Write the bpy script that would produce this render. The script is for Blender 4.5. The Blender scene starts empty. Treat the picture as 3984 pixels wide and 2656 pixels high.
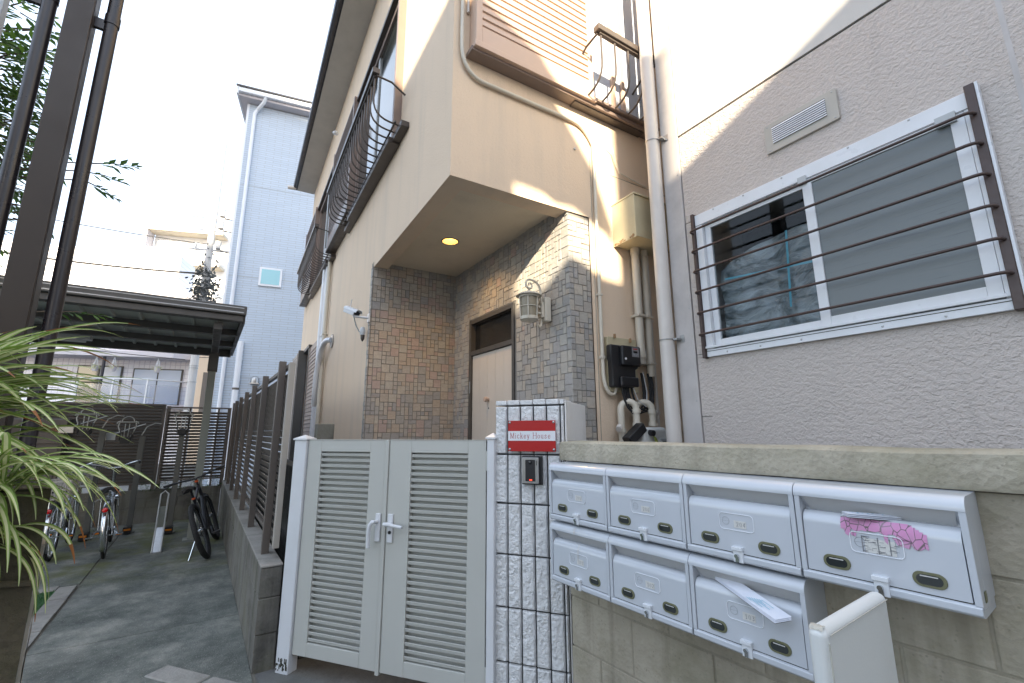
import bpy, bmesh, math, random
from mathutils import Vector, Matrix, noise
SC = bpy.context.scene
COL = SC.collection
R = math.radians
rnd = random.Random(7)

# ------------------------------------------------------------------ camera
cam_d = bpy.data.cameras.new('camera'); cam = bpy.data.objects.new('camera', cam_d); COL.objects.link(cam)
cam.location = (0, 0, 1.5)
cam.rotation_euler = (Matrix.Rotation(R(90 + 11.3), 4, 'X') @ Matrix.Rotation(R(-0.25), 4, 'Z')).to_euler()
cam_d.sensor_width = 36; cam_d.lens = 36 * 1745 / 3984
cam_d.clip_start = 0.05; cam_d.clip_end = 3000
SC.camera = cam

# ------------------------------------------------------------------ sky, sun, exposure
SUN_EL = 22.1
W = bpy.data.worlds.new('World'); SC.world = W; W.use_nodes = True
nt = W.node_tree; nt.nodes.clear()
def wn(t, **k):
    n = nt.nodes.new(t)
    for a, b in k.items(): setattr(n, a, b)
    return n
sky = wn('ShaderNodeTexSky', sky_type='NISHITA', sun_disc=False)
sky.sun_elevation = R(SUN_EL); sky.sun_rotation = R(180); sky.air_density = 1.0; sky.dust_density = 1.5; sky.ozone_density = 1.0
bg = wn('ShaderNodeBackground'); bg.inputs['Strength'].default_value = 0.15
out = wn('ShaderNodeOutputWorld')
geo = wn('ShaderNodeTexCoord'); nz = wn('ShaderNodeTexNoise'); nz.inputs['Scale'].default_value = 1.6; nz.inputs['Detail'].default_value = 5
mp = wn('ShaderNodeMapping'); mp.inputs['Scale'].default_value = (1, 1, 2.2)
nt.links.new(geo.outputs['Generated'], mp.inputs['Vector']); nt.links.new(mp.outputs[0], nz.inputs['Vector'])
cr = wn('ShaderNodeValToRGB'); cr.color_ramp.elements[0].position = .30; cr.color_ramp.elements[1].position = .62
cr.color_ramp.elements[0].color = (.28, .28, .28, 1); cr.color_ramp.elements[1].color = (.85, .85, .85, 1)
nt.links.new(nz.outputs['Fac'], cr.inputs[0])
mx = wn('ShaderNodeMix', data_type='RGBA')
nt.links.new(cr.outputs[0], mx.inputs['Factor']); nt.links.new(sky.outputs[0], mx.inputs['A'])
mx.inputs['B'].default_value = (3.35, 3.8, 4.5, 1)
nt.links.new(mx.outputs['Result'], bg.inputs['Color']); nt.links.new(bg.outputs[0], out.inputs['Surface'])
sun_d = bpy.data.lights.new('sun', 'SUN'); sun_d.energy = 5.0; sun_d.angle = R(0.5); sun_d.color = (1, .85, .62)
sun = bpy.data.objects.new('sun', sun_d); COL.objects.link(sun); sun.rotation_euler = (R(90 - SUN_EL), 0, 0); sun.location = (0, -20, 20)
SC.view_settings.view_transform = 'Standard'; SC.view_settings.look = 'None'; SC.view_settings.gamma = 1
SC.view_settings.use_curve_mapping = False; SC.view_settings.exposure = 1.84

# ------------------------------------------------------------------ helpers
def az_dir(az): return Vector((math.sin(R(az)), math.cos(R(az)), 0))

class MB:
    def __init__(s): s.v = []; s.f = []; s.m = []; s.M = None
    def add(s, vs, fs, mi=0):
        o = len(s.v)
        for p in vs:
            p = Vector(p)
            if s.M is not None: p = s.M @ p
            s.v.append(p)
        for f in fs: s.f.append([i + o for i in f]); s.m.append(mi)
        return s
    def box(s, x0, x1, y0, y1, z0, z1, mi=0):
        if x0 > x1: x0, x1 = x1, x0
        if y0 > y1: y0, y1 = y1, y0
        if z0 > z1: z0, z1 = z1, z0
        return s.add([(x0,y0,z0),(x1,y0,z0),(x1,y1,z0),(x0,y1,z0),(x0,y0,z1),(x1,y0,z1),(x1,y1,z1),(x0,y1,z1)],
              [(0,3,2,1),(4,5,6,7),(0,1,5,4),(1,2,6,5),(2,3,7,6),(3,0,4,7)], mi)
    def prism(s, poly, axis, a0, a1, mi=0):
        n = len(poly)
        def P(p, a):
            return (a, p[0], p[1]) if axis == 'x' else (p[0], a, p[1]) if axis == 'y' else (p[0], p[1], a)
        vs = [P(p, a0) for p in poly] + [P(p, a1) for p in poly]
        fs = [list(range(n))[::-1], list(range(n, 2*n))] + [(i, (i+1) % n, n + (i+1) % n, n + i) for i in range(n)]
        return s.add(vs, fs, mi)
    def tube(s, pts, r, n=8, closed=False, mi=0, cap=True):
        pts = [Vector(p) for p in pts]; N = len(pts); rings = []
        rr = r if isinstance(r, (list, tuple)) else [r] * N
        ref = None
        for i, p in enumerate(pts):
            if closed: t = pts[(i+1) % N] - pts[i-1]
            else: t = pts[min(i+1, N-1)] - pts[max(i-1, 0)]
            if t.length < 1e-9: t = Vector((0,0,1))
            t.normalize()
            if ref is None:
                ref = Vector((0,0,1)) if abs(t.z) < .9 else Vector((1,0,0))
            a = ref - t * ref.dot(t)
            if a.length < 1e-6: a = t.orthogonal()
            a.normalize(); b = t.cross(a); ref = a
            rings.append([p + (a * math.cos(2*math.pi*k/n) + b * math.sin(2*math.pi*k/n)) * rr[i] for k in range(n)])
        vs = [q for ring in rings for q in ring]; fs = []
        for i in range(N if closed else N - 1):
            j = (i+1) % N
            for k in range(n):
                fs.append((i*n+k, i*n+(k+1) % n, j*n+(k+1) % n, j*n+k))
        if cap and not closed: fs += [tuple(range(n))[::-1], tuple((N-1)*n + k for k in range(n))]
        return s.add(vs, fs, mi)
    def cyl(s, p0, p1, r, n=12, mi=0, r1=None): return s.tube([p0, p1], [r, r if r1 is None else r1], n, mi=mi)
    def lathe(s, prof, c=(0,0,0), n=20, mi=0, cap=True):
        vs = []; fs = []; N = len(prof)
        for r, z in prof:
            for k in range(n):
                a = 2*math.pi*k/n; vs.append((c[0] + r*math.cos(a), c[1] + r*math.sin(a), c[2] + z))
        for i in range(N-1):
            for k in range(n): fs.append((i*n+k, i*n+(k+1) % n, (i+1)*n+(k+1) % n, (i+1)*n+k))
        if cap and prof[0][0] > 1e-6: fs.append(tuple(range(n))[::-1])
        if cap and prof[-1][0] > 1e-6: fs.append(tuple((N-1)*n+k for k in range(n)))
        return s.add(vs, fs, mi)
    def grid(s, fn, nu, nv, mi=0):
        vs = [fn(i/nu, j/nv) for j in range(nv+1) for i in range(nu+1)]
        fs = [(j*(nu+1)+i, j*(nu+1)+i+1, (j+1)*(nu+1)+i+1, (j+1)*(nu+1)+i) for j in range(nv) for i in range(nu)]
        return s.add(vs, fs, mi)
    def quad(s, a, b, c, d, mi=0): return s.add([a, b, c, d], [(0,1,2,3)], mi)
    def mesh(s, name, mat=None, smooth=False):
        me = bpy.data.meshes.new(name); me.from_pydata([tuple(p) for p in s.v], [], s.f)
        for m in (mat if isinstance(mat, (list, tuple)) else [mat]): me.materials.append(m)
        if len(me.materials) > 1: me.polygons.foreach_set('material_index', s.m)
        bm = bmesh.new(); bm.from_mesh(me); bmesh.ops.recalc_face_normals(bm, faces=bm.faces); bm.to_mesh(me); bm.free()
        if smooth:
            me.polygons.foreach_set('use_smooth', [True] * len(me.polygons)); me.set_sharp_from_angle(angle=R(38))
        me.update(); return me
    def build(s, name, mat, parent=None, bevel=0, smooth=False, segs=2):
        return mobj(name, s.mesh(name, mat, smooth or bevel > 0), parent, bevel, segs)

def mobj(name, me, parent=None, bevel=0, segs=2):
    o = bpy.data.objects.new(name, me); COL.objects.link(o)
    if parent: o.parent = parent
    if bevel:
        b = o.modifiers.new('bevel', 'BEVEL'); b.width = bevel; b.segments = segs; b.limit_method = 'ANGLE'; b.angle_limit = R(40); b.harden_normals = True
    return o
def tag(o, label=None, cat=None, group=None, kind=None):
    for k, v in (('label', label), ('category', cat), ('group', group), ('kind', kind)):
        if v: o[k] = v
    return o
def root(name, org, az=90, label=None, cat=None, group=None, kind=None):
    o = bpy.data.objects.new(name, None); COL.objects.link(o); o.empty_display_size = .2
    o.location = org; o.rotation_euler = (0, 0, R(90 - az)); return tag(o, label, cat, group, kind)
def copy_tree(o, parent=None):
    c = o.copy(); COL.objects.link(c)
    if parent is not None: c.parent = parent
    for ch in list(o.children): copy_tree(ch, c)
    return c
def arc(cx, cy, r, a0, a1, n):
    return [(cx + r*math.cos(R(a0 + (a1-a0)*i/n)), cy + r*math.sin(R(a0 + (a1-a0)*i/n))) for i in range(n+1)]
def rrect(x0, x1, y0, y1, r, n=4):
    return arc(x1-r, y1-r, r, 0, 90, n) + arc(x0+r, y1-r, r, 90, 180, n) + arc(x0+r, y0+r, r, 180, 270, n) + arc(x1-r, y0+r, r, 270, 360, n)
def bez(p0, p1, p2, n=8):
    p0, p1, p2 = Vector(p0), Vector(p1), Vector(p2)
    return [(1-t)**2*p0 + 2*t*(1-t)*p1 + t*t*p2 for t in [i/n for i in range(n+1)]]

# ------------------------------------------------------------------ materials
class NT:
    def __init__(s, name):
        s.mat = bpy.data.materials.new(name); s.mat.use_nodes = True; s.t = s.mat.node_tree
        s.b = s.t.nodes['Principled BSDF']; s.o = s.t.nodes['Material Output']
        s.tc = s.t.nodes.new('ShaderNodeTexCoord')
    def n(s, t, **k):
        x = s.t.nodes.new(t)
        for a, b in k.items(): setattr(x, a, b)
        return x
    def l(s, a, b): s.t.links.new(a, b)
    def noise(s, scale, detail=4, rough=.55, vec=None, dist=0):
        x = s.n('ShaderNodeTexNoise'); x.inputs['Scale'].default_value = scale; x.inputs['Detail'].default_value = detail
        x.inputs['Roughness'].default_value = rough; x.inputs['Distortion'].default_value = dist
        s.l(vec or s.tc.outputs['Object'], x.inputs['Vector']); return x.outputs['Fac']
    def voro(s, scale, feat='F1', vec=None, out='Distance'):
        x = s.n('ShaderNodeTexVoronoi', feature=feat); x.inputs['Scale'].default_value = scale
        s.l(vec or s.tc.outputs['Object'], x.inputs['Vector']); return x.outputs[out]
    def mapv(s, sc, src=None):
        x = s.n('ShaderNodeMapping'); x.inputs['Scale'].default_value = sc; s.l(src or s.tc.outputs['Object'], x.inputs['Vector']); return x.outputs[0]
    def ramp(s, fac, stops, interp='LINEAR'):
        x = s.n('ShaderNodeValToRGB'); e = x.color_ramp.elements; x.color_ramp.interpolation = interp
        while len(e) < len(stops): e.new(.5)
        for i, (p, c) in enumerate(stops):
            e[i].position = p; e[i].color = (c, c, c, 1) if isinstance(c, (int, float)) else (*c, 1)
        s.l(fac, x.inputs[0]); return x.outputs[0]
    def mix(s, fac, a, b, blend='MIX'):
        x = s.n('ShaderNodeMix', data_type='RGBA', blend_type=blend)
        for k, v in (('Factor', fac), ('A', a), ('B', b)):
            if hasattr(v, 'is_linked') or hasattr(v, 'links'): s.l(v, x.inputs[k])
            elif isinstance(v, (int, float)): x.inputs[k].default_value = v if k == 'Factor' else (v, v, v, 1)
            else: x.inputs[k].default_value = (*v, 1)
        return x.outputs['Result']
    def math(s, op, a, b=0.):
        x = s.n('ShaderNodeMath', operation=op)
        for i, v in enumerate((a, b)):
            if isinstance(v, (int, float)): x.inputs[i].default_value = v
            else: s.l(v, x.inputs[i])
        return x.outputs[0]
    def bump(s, h, strength=.3, dist=.01, prev=None):
        x = s.n('ShaderNodeBump'); x.inputs['Strength'].default_value = strength; x.inputs['Distance'].default_value = dist
        s.l(h, x.inputs['Height'])
        if prev: s.l(prev, x.inputs['Normal'])
        s.l(x.outputs[0], s.b.inputs['Normal']); return x.outputs[0]
    def fin(s, col=None, rough=None, metal=None, spec=None):
        for k, v in (('Base Color', col), ('Roughness', rough), ('Metallic', metal), ('Specular IOR Level', spec)):
            if v is None: continue
            if isinstance(v, (int, float)): s.b.inputs[k].default_value = v if k != 'Base Color' else (v, v, v, 1)
            elif isinstance(v, (tuple, list)): s.b.inputs[k].default_value = (*v, 1)
            else: s.l(v, s.b.inputs[k])
        return s.mat

def paint(name, col, rough=.4, dirt=.15, scale=6, bump=.05, metal=0, dirtcol=None):
    """painted or bare surface with faint uneven dirt and fine surface relief"""
    t = NT(name); f = t.noise(scale, 6, .65); d = dirtcol or tuple(c*.55 for c in col)
    fac = t.ramp(f, [(.45, 0), (.78, dirt)])
    c = t.mix(fac, col, d)
    r = t.ramp(t.noise(scale*3, 3), [(.3, rough*.8), (.7, min(1, rough*1.25))])
    if bump: t.bump(t.noise(scale*14, 3), bump, .004)
    return t.fin(c, r, metal)

def stucco(name, col, stain=(.45,.40,.34)):
    t = NT(name)
    streak = t.ramp(t.noise(1.0, 5, .6, t.mapv((5, 5, .45))), [(.50, 0), (.80, .42)])
    blot = t.ramp(t.noise(2.2, 6), [(.35, 0), (.8, .25)])
    c = t.mix(streak, col, stain); c = t.mix(blot, c, tuple(x*.86 for x in col))
    pin = t.ramp(t.voro(90), [(.06, .55), (.16, 0)])
    pm = t.math('MULTIPLY', pin, t.ramp(t.noise(9, 2), [(.5, 0), (.62, 1)]))
    c = t.mix(pm, c, tuple(x*.45 for x in col))
    h = t.math('ADD', t.math('MULTIPLY', t.noise(150, 4, .7), .6), t.math('MULTIPLY', t.noise(45, 4, .6), .8))
    t.bump(h, .55, .006)
    return t.fin(c, .9, None, .25)
M = {}
M['cream'] = stucco('cream_stucco', (.72, .575, .435))
M['soffit'] = stucco('porch_ceiling_paint', (.70, .62, .50), (.5, .44, .36))
M['eave'] = paint('eave_board', (.50, .47, .43), .7, .3, 3, .1)

# textured panel of the right-hand building: raised flat plateaus with sharp lower rims
t = NT('relief_siding'); ob = t.tc.outputs['Object']
n1 = t.ramp(t.noise(36, 2.0, .45, t.mapv((.85, 1, 1.1)), .25), [(.46, 0), (.54, 1)])
n2 = t.ramp(t.noise(66, 2, .5, None, .2), [(.50, 0), (.57, 1)])
h = t.math('ADD', t.math('MULTIPLY', n1, .7), t.math('MULTIPLY', n2, .45))
h = t.math('ADD', h, t.math('MULTIPLY', t.noise(140, 2), .12))
b = t.ramp(t.noise(1.3, 5), [(.3, (.54, .485, .45)), (.75, (.50, .45, .415))])
st = t.ramp(t.noise(1.2, 4, .6, t.mapv((6, 6, .5))), [(.58, 0), (.85, .30)])
t.bump(h, .55, .007)
M['siding'] = t.fin(t.mix(st, b, (.25, .235, .22)), .62, None, .4)
M['siding_up'] = paint('plain_upper_panel', (.56, .54, .51), .6, .12, 2, .12)
M['trim_r'] = paint('grey_corner_trim', (.50, .47, .455), .5, .5, 2.2, .08, dirtcol=(.20,.18,.17))
M['pvc_grey'] = paint('grey_rain_pipe', (.61, .57, .53), .35, .25, 4, .03)
M['pvc_cream'] = paint('cream_pipe', (.60, .55, .46), .4, .2, 8, .05)
M['pvc_white'] = paint('white_rain_pipe', (.72, .74, .78), .35, .1, 3, .02)

# white split-face block
t = NT('split_face_white')
hh = t.math('ADD', t.noise(62, 7, .7), t.math('MULTIPLY', t.voro(85), -.35)); t.bump(hh, 1.0, .010)
c = t.mix(t.ramp(t.noise(11, 5), [(.55, 0), (.8, .35)]), (.74, .74, .74), (.52, .52, .53))
M['split'] = t.fin(c, .34, None, .5)
M['white_render'] = paint('white_render', (.74, .73, .71), .7, .3, 5, .25)
M['black_joint'] = paint('black_joint', (.016, .016, .018), .6, 0, 8, .2)

def concrete(name, col, dark, moss=0, scale=1., bumpd=.008, streak=.5):
    t = NT(name)
    a = t.ramp(t.noise(1.4*scale, 8, .68), [(.28, tuple(dark)), (.52, tuple(x*.8+y*.2 for x, y in zip(col, dark))), (.75, tuple(col))])
    sp = t.ramp(t.voro(70*scale), [(.12, 1), (.30, 0)])
    spm = t.math('MULTIPLY', sp, t.ramp(t.noise(20, 3), [(.48, 0), (.6, .5)]))
    c = t.mix(spm, a, tuple(x*.42 for x in col))
    st = t.ramp(t.noise(1.1, 5, .6, t.mapv((7, 7, .5))), [(.50, 0), (.78, streak)])
    c = t.mix(st, c, tuple(x*.55 for x in dark))
    if moss:
        mm = t.math('MULTIPLY', t.ramp(t.noise(2.3, 7, .7), [(.45, 0), (.66, 1)]), moss)
        c = t.mix(mm, c, (.105, .110, .035))
    hgt = t.math('ADD', t.noise(26, 7, .7), t.math('MULTIPLY', t.voro(55), .5)); t.bump(hgt, .5, bumpd)
    return t.fin(c, .92, None, .2)
M['block_beige'] = concrete('beige_block', (.44, .395, .315), (.25, .222, .17), .35, 1., .012, .85)
M['coping'] = concrete('rough_coping_mortar', (.49, .445, .355), (.31, .28, .215), .35, 1., .02)
M['cinder'] = concrete('grey_cinder_block', (.21, .20, .18), (.055, .052, .046), .25, 1., .010, .8)
M['cinder_dark'] = concrete('black_block', (.075, .075, .072), (.03, .03, .03), .1)
M['mortar'] = concrete('mortar_joint', (.17, .16, .14), (.09, .085, .075), .2)
M['old_stone'] = concrete('mossy_old_stone', (.125, .105, .075), (.03, .026, .02), .35, 2.2, .03)
M['strip'] = concrete('pale_mortar_strip', (.42, .38, .32), (.28, .25, .2), .1)
M['ground'] = concrete('street_ground', (.16, .16, .155), (.10, .10, .10), .1)
M['paver'] = concrete('pale_paver', (.34, .325, .30), (.20, .19, .18), .1, 1.3)
# driveway concrete: exposed aggregate, damp dark patches, green algae towards the racks
t = NT('driveway_concrete')
a = t.ramp(t.noise(1.6, 10, .74), [(.36, (.058, .066, .060)), (.50, (.135, .144, .128)), (.64, (.27, .268, .235))])
sp = t.ramp(t.voro(95), [(.10, .75), (.32, 0)]); sp = t.math('MULTIPLY', sp, t.ramp(t.noise(45, 2), [(.45, 0), (.58, 1)]))
c = t.mix(sp, a, (.40, .40, .38))
sp2 = t.math('MULTIPLY', t.ramp(t.voro(130), [(.10, .85), (.28, 0)]), t.ramp(t.noise(60, 2), [(.48, 0), (.56, 1)]))
c = t.mix(sp2, c, (.03, .03, .03))
sx = t.n('ShaderNodeSeparateXYZ'); t.l(t.tc.outputs['Object'], sx.inputs[0])
far = t.ramp(t.math('DIVIDE', sx.outputs[0], 6.), [(.42, 0), (.58, 1)])
moss = t.math('MULTIPLY', far, t.ramp(t.noise(1.9, 6, .65), [(.46, 0), (.62, .85)]))
c = t.mix(moss, c, (.115, .125, .045))
hgt = t.math('ADD', t.noise(60, 6, .7), t.math('MULTIPLY', t.voro(95), .6)); t.bump(hgt, .45, .006)
M['drive'] = t.fin(c, t.ramp(t.noise(1.25, 6), [(.35, .5), (.6, .9)]), None, .35)

# natural quartzite mosaic: each stone takes its own tone
pal = [(.40,.375,.335),(.35,.335,.31),(.43,.39,.335),(.42,.355,.29),(.32,.31,.295),(.41,.36,.305),(.38,.35,.315),(.45,.405,.35),(.34,.33,.32),(.42,.335,.30)]
STONES = []
for i, c0 in enumerate(pal):
    t = NT('quartzite_%d' % i)
    f = t.noise(14, 6, .65, t.mapv((1, 1, 2.5)), 1.2)
    oi = t.n('ShaderNodeObjectInfo')
    c = t.ramp(f, [(.3, tuple(x*.85 for x in c0)), (.55, c0), (.8, tuple(min(1, x*1.15) for x in c0))])
    rust = t.math('MULTIPLY', t.ramp(t.noise(7, 5), [(.58, 0), (.74, 1)]), .18)
    c = t.mix(rust, c, (.36, .22, .12))
    t.bump(t.noise(42, 6, .65, None, .8), .5, .006); STONES.append(t.fin(c, .62, None, .4))
M['grout'] = paint('stone_grout', (.23, .22, .205), .9, .2, 10, .3)

M['gate'] = paint('gate_powder_coat', (.475, .475, .44), .42, .10, 3, .02)
M['gate_post'] = paint('white_gate_post', (.66, .67, .69), .38, .22, 3, .02, dirtcol=(.4,.38,.36))
M['slat_back'] = paint('slat_shadow_side', (.40, .40, .37), .6, .3, 5, .03)  # gate paint darkened to put shade behind the slats into the colour
M['mail'] = paint('white_letterbox_paint', (.52, .545, .585), .17, .0, 4, 0, dirtcol=(.45,.45,.42)); M['mail'].node_tree.nodes['Principled BSDF'].inputs['Specular IOR Level'].default_value = 1.0
M['mail_in'] = paint('letterbox_slot_grey', (.50, .50, .50), .45, .1, 5, .02)
M['mail_line'] = paint('letterbox_emboss', (.78, .80, .84), .3, .05, 5, 0)
M['grime_and_shade'] = paint('black_grime_and_shade', (.045, .045, .03), .7, .3, 20, .1)
M['rim'] = paint('mossy_clear_rim', (.15, .15, .085), .35, .6, 60, .05, dirtcol=(.07, .075, .02))
M['print'] = paint('faded_print', (.17, .17, .18), .7, .5, 60, 0, dirtcol=(.5, .5, .5))
M['sticker'] = paint('paper_sticker_and_glint', (.62, .61, .58), .7, .4, 40, .05)
M['pink'] = None
M['red'] = paint('red_sign', (.40, .003, .003), .38, .08, 5, .02)
M['sign_white'] = paint('sign_white', (.72, .72, .74), .4, .05, 5, 0)
M['sign_text'] = paint('sign_text', (.36, .05, .05), .5, .1, 30, 0)
M['steel'] = paint('dull_steel', (.42, .42, .42), .35, .3, 20, .03, 1.)
M['chrome'] = paint('bike_chrome', (.62, .64, .67), .2, .25, 25, 0, 1.)
M['alu'] = paint('white_aluminium', (.70, .72, .75), .33, .22, 4, .02, dirtcol=(.45,.44,.42))
M['alu_grey'] = paint('grey_anodised', (.42, .44, .45), .35, .15, 5, .02)
M['brown'] = paint('brown_bar', (.055, .032, .027), .42, .25, 12, .04, dirtcol=(.10,.06,.045))
M['brown_alu'] = paint('brown_anodised', (.075, .06, .052), .38, .15, 4, .03)
M['brown_lou'] = paint('brown_shutter', (.215, .160, .135), .42, .12, 4, .03)
M['tan_lou'] = paint('tan_shutter', (.56, .40, .305), .45, .12, 4, .03)
M['fence'] = paint('bronze_fence', (.128, .108, .094), .45, .15, 4, .02)
M['fence_l'] = paint('pale_fence_trim', (.40, .365, .32), .5, .15, 4, .02)
M['navy'] = paint('dark_roof_metal', (.022, .022, .032), .4, .1, 5, .02)
M['column'] = paint('brown_steel_column', (.030, .020, .014), .42, .2, 2, .02)
M['pipe_dark'] = paint('dark_brown_pipe', (.022, .018, .020), .3, .2, 4, .02)
M['shelter'] = paint('shelter_frame', (.085, .080, .076), .5, .2, 4, .02)
M['shelter_sheet'] = paint('shelter_sheet', (.50, .52, .50), .6, .2, 3, .05)
M['shelter_post'] = paint('shelter_post', (.235, .255, .235), .5, .2, 4, .02)
M['black'] = paint('black_plastic', (.014, .014, .016), .38, .1, 12, .04)
M['rubber'] = paint('black_rubber', (.015, .015, .016), .75, .2, 30, .1)
M['door'] = paint('beige_door', (.60, .53, .455), .55, .12, 3, .05)
M['dark_frame'] = paint('bronze_door_frame', (.075, .068, .060), .45, .1, 5, .02)
M['yellow_box'] = paint('yellowed_steel_box', (.52, .46, .31), .5, .35, 3, .05, dirtcol=(.30,.24,.14))
M['gas'] = paint('gas_meter_grey', (.56, .565, .55), .45, .3, 8, .04)
M['vinyl'] = None
M['wall_blue'] = None
def glass(name, tint=(.03, .035, .035), rough=.04):
    t = NT(name); t.bump(t.noise(3, 2), .02, .01); return t.fin(tint, rough, None, .8)
M['glass'] = glass('window_glass'); M['glass_dark'] = glass('dark_transom_glass', (.012, .012, .012), .12)
M['glass_pale'] = glass('pale_glass', (.50, .56, .66), .2)
def clear(name, tint=(.82, .9, .88), refl=.14, rough=.02):
    t = NT(name); tr = t.n('ShaderNodeBsdfTransparent'); tr.inputs[0].default_value = (*tint, 1)
    gl = t.n('ShaderNodeBsdfGlossy'); gl.inputs['Roughness'].default_value = rough
    m = t.n('ShaderNodeMixShader'); m.inputs[0].default_value = refl
    t.l(tr.outputs[0], m.inputs[1]); t.l(gl.outputs[0], m.inputs[2]); t.l(m.outputs[0], t.o.inputs['Surface']); return t.mat
M['clear'] = clear('clear_pane', (.86, .885, .895), .018)
M['frosted'] = paint('rippled_lantern_glass', (.30, .26, .19), .18, .6, 40, .5, dirtcol=(.17,.14,.08))
# insect screen: fine mesh tone with faint horizontal creases
t = NT('insect_screen')
cz = t.noise(4, 4, .6, t.mapv((.6, 1, 14)), 1.0)
c = t.mix(t.ramp(cz, [(.60, 0), (.70, .5)]), (.155, .175, .18), (.075, .085, .09))
t.bump(cz, .15, .004); M['screen'] = t.fin(c, .38, None, .5)
# crumpled sheet behind the window
t = NT('crumpled_plastic'); w = t.noise(4.2, 5, .55, t.mapv((1, 1, 1.6)), 1.4); t.bump(w, .7, .05)
M['plastic'] = t.fin(t.ramp(w, [(.32, (.09, .105, .11)), (.66, (.30, .34, .36))]), .25, None, .6)
M['tape'] = paint('blue_tape', (.10, .38, .50), .5, .2, 20, .05)
M['room'] = paint('dark_room', (.02, .022, .024), .8, .2, 2, .05)
# peeling pink sticker
t = NT('cracked_pink_sticker'); v = t.voro(46, 'DISTANCE_TO_EDGE', t.mapv((1.2, 1, .8)))
cc = t.mix(t.ramp(v, [(.02, 1), (.06, 0)]), (.60, .27, .47), (.16, .13, .13))
M['pink'] = t.fin(t.mix(t.ramp(t.noise(25, 4), [(.4, 0), (.7, .5)]), cc, (.52, .36, .46)), .6, None, .3)
# white vinyl chair
t = NT('white_vinyl'); t.bump(t.noise(120, 4), .10, .003)
M['vinyl'] = t.fin(t.mix(t.ramp(t.noise(4, 5), [(.5, 0), (.8, .35)]), (.66, .67, .65), (.54, .53, .49)), .42, None, .4)
M['vinyl_worn'] = paint('worn_vinyl_corner', (.50, .48, .42), .9, .7, 30, .5)
# pale blue house siding with thin horizontal brick courses
t = NT('pale_brick_siding'); br = t.n('ShaderNodeTexBrick'); br.inputs['Scale'].default_value = 1
br.inputs['Brick Width'].default_value = .45; br.inputs['Row Height'].default_value = .075; br.inputs['Mortar Size'].default_value = .006
br.inputs['Color1'].default_value = (.47, .54, .63, 1); br.inputs['Color2'].default_value = (.50, .57, .66, 1); br.inputs['Mortar'].default_value = (.38, .40, .42, 1)
mv = t.n('ShaderNodeMapping'); mv.inputs['Rotation'].default_value = (R(90), 0, 0); t.l(t.tc.outputs['Object'], mv.inputs['Vector']); t.l(mv.outputs[0], br.inputs['Vector'])
t.bump(t.math('SUBTRACT', 1., br.outputs['Fac']), .3, .01); M['wall_blue'] = t.fin(br.outputs['Color'], .6, None, .4)
# gridded tile of the apartment block
t = NT('white_tile_grid'); br = t.n('ShaderNodeTexBrick'); br.offset = 0; br.inputs['Scale'].default_value = 1
br.inputs['Brick Width'].default_value = .22; br.inputs['Row Height'].default_value = .22; br.inputs['Mortar Size'].default_value = .016
br.inputs['Color1'].default_value = (.80, .79, .82, 1); br.inputs['Color2'].default_value = (.77, .76, .80, 1); br.inputs['Mortar'].default_value = (.60, .58, .64, 1)
mv = t.n('ShaderNodeMapping'); mv.inputs['Rotation'].default_value = (R(90), 0, 0); t.l(t.tc.outputs['Object'], mv.inputs['Vector']); t.l(mv.outputs[0], br.inputs['Vector'])
M['tile_wall'] = t.fin(br.outputs['Color'], .4, None, .5)
M['far_wall'] = paint('far_beige_wall', (.62, .54, .42), .8, .2, 1, .05)
M['far_white'] = paint('far_white_wall', (.78, .77, .75), .8, .1, 1, .05)
M['slab'] = paint('balcony_slab', (.58, .55, .58), .7, .2, 1, .05)
M['brown_wood'] = paint('brown_cladding', (.30, .18, .09), .7, .4, 3, .1)
M['pole'] = paint('concrete_pole', (.55, .54, .53), .8, .25, 3, .15)
M['cable'] = paint('black_cable', (.02, .02, .022), .5, 0, 5, 0)
def leafmat(name, col, rough=.45, trans=.25):
    t = NT(name); c = t.mix(t.ramp(t.noise(9, 4), [(.3, 0), (.7, .6)]), col, tuple(x*.6 for x in col))
    t.fin(c, rough, None, .4); tl = t.n('ShaderNodeBsdfTranslucent'); t.l(c, tl.inputs[0])
    m = t.n('ShaderNodeMixShader'); m.inputs[0].default_value = trans
    t.l(t.b.outputs[0], m.inputs[1]); t.l(tl.outputs[0], m.inputs[2]); t.l(m.outputs[0], t.o.inputs['Surface']); return t.mat
M['leaf_edge'] = leafmat('leaf_green_edge', (.25, .37, .08), .4, .3); M['leaf_mid'] = leafmat('leaf_cream_centre', (.72, .74, .42), .4, .3)
M['leaf_dry'] = leafmat('leaf_dry_tip', (.32, .12, .03)); M['leaf_lime'] = leafmat('leaf_lime', (.36, .42, .09))
M['tree_leaf'] = leafmat('tree_leaf', (.07, .14, .03), .4, .4); M['tree_leaf2'] = leafmat('tree_leaf_light', (.13, .23, .035), .4, .45)
M['bark'] = paint('bark', (.09, .07, .05), .9, .4, 12, .5)
M['turf'] = leafmat('artificial_turf', (.035, .12, .03), .7, .2)
M['orange'] = paint('orange_reflector', (.65, .20, .01), .3, .1, 5, 0)
M['red_refl'] = paint('red_reflector', (.55, .01, .012), .2, .1, 5, 0)
M['frame_blk'] = paint('matte_black_frame', (.014, .015, .020), .45, .1, 8, .02)
M['frame_sil'] = paint('silver_frame', (.42, .44, .46), .3, .2, 8, .02, .7)
M['basket'] = paint('beige_basket', (.46, .43, .40), .6, .2, 8, .05)
M['wire'] = paint('grey_wire', (.50, .50, .48), .4, .2, 20, .02, .3)
M['paper'] = paint('flyer_paper', (.66, .68, .74), .5, .15, 25, .02, dirtcol=(.30,.36,.52))
M['paper_dark'] = paint('flyer_underside', (.10, .10, .09), .5, .5, 40, .02, dirtcol=(.45,.30,.15))
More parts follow.
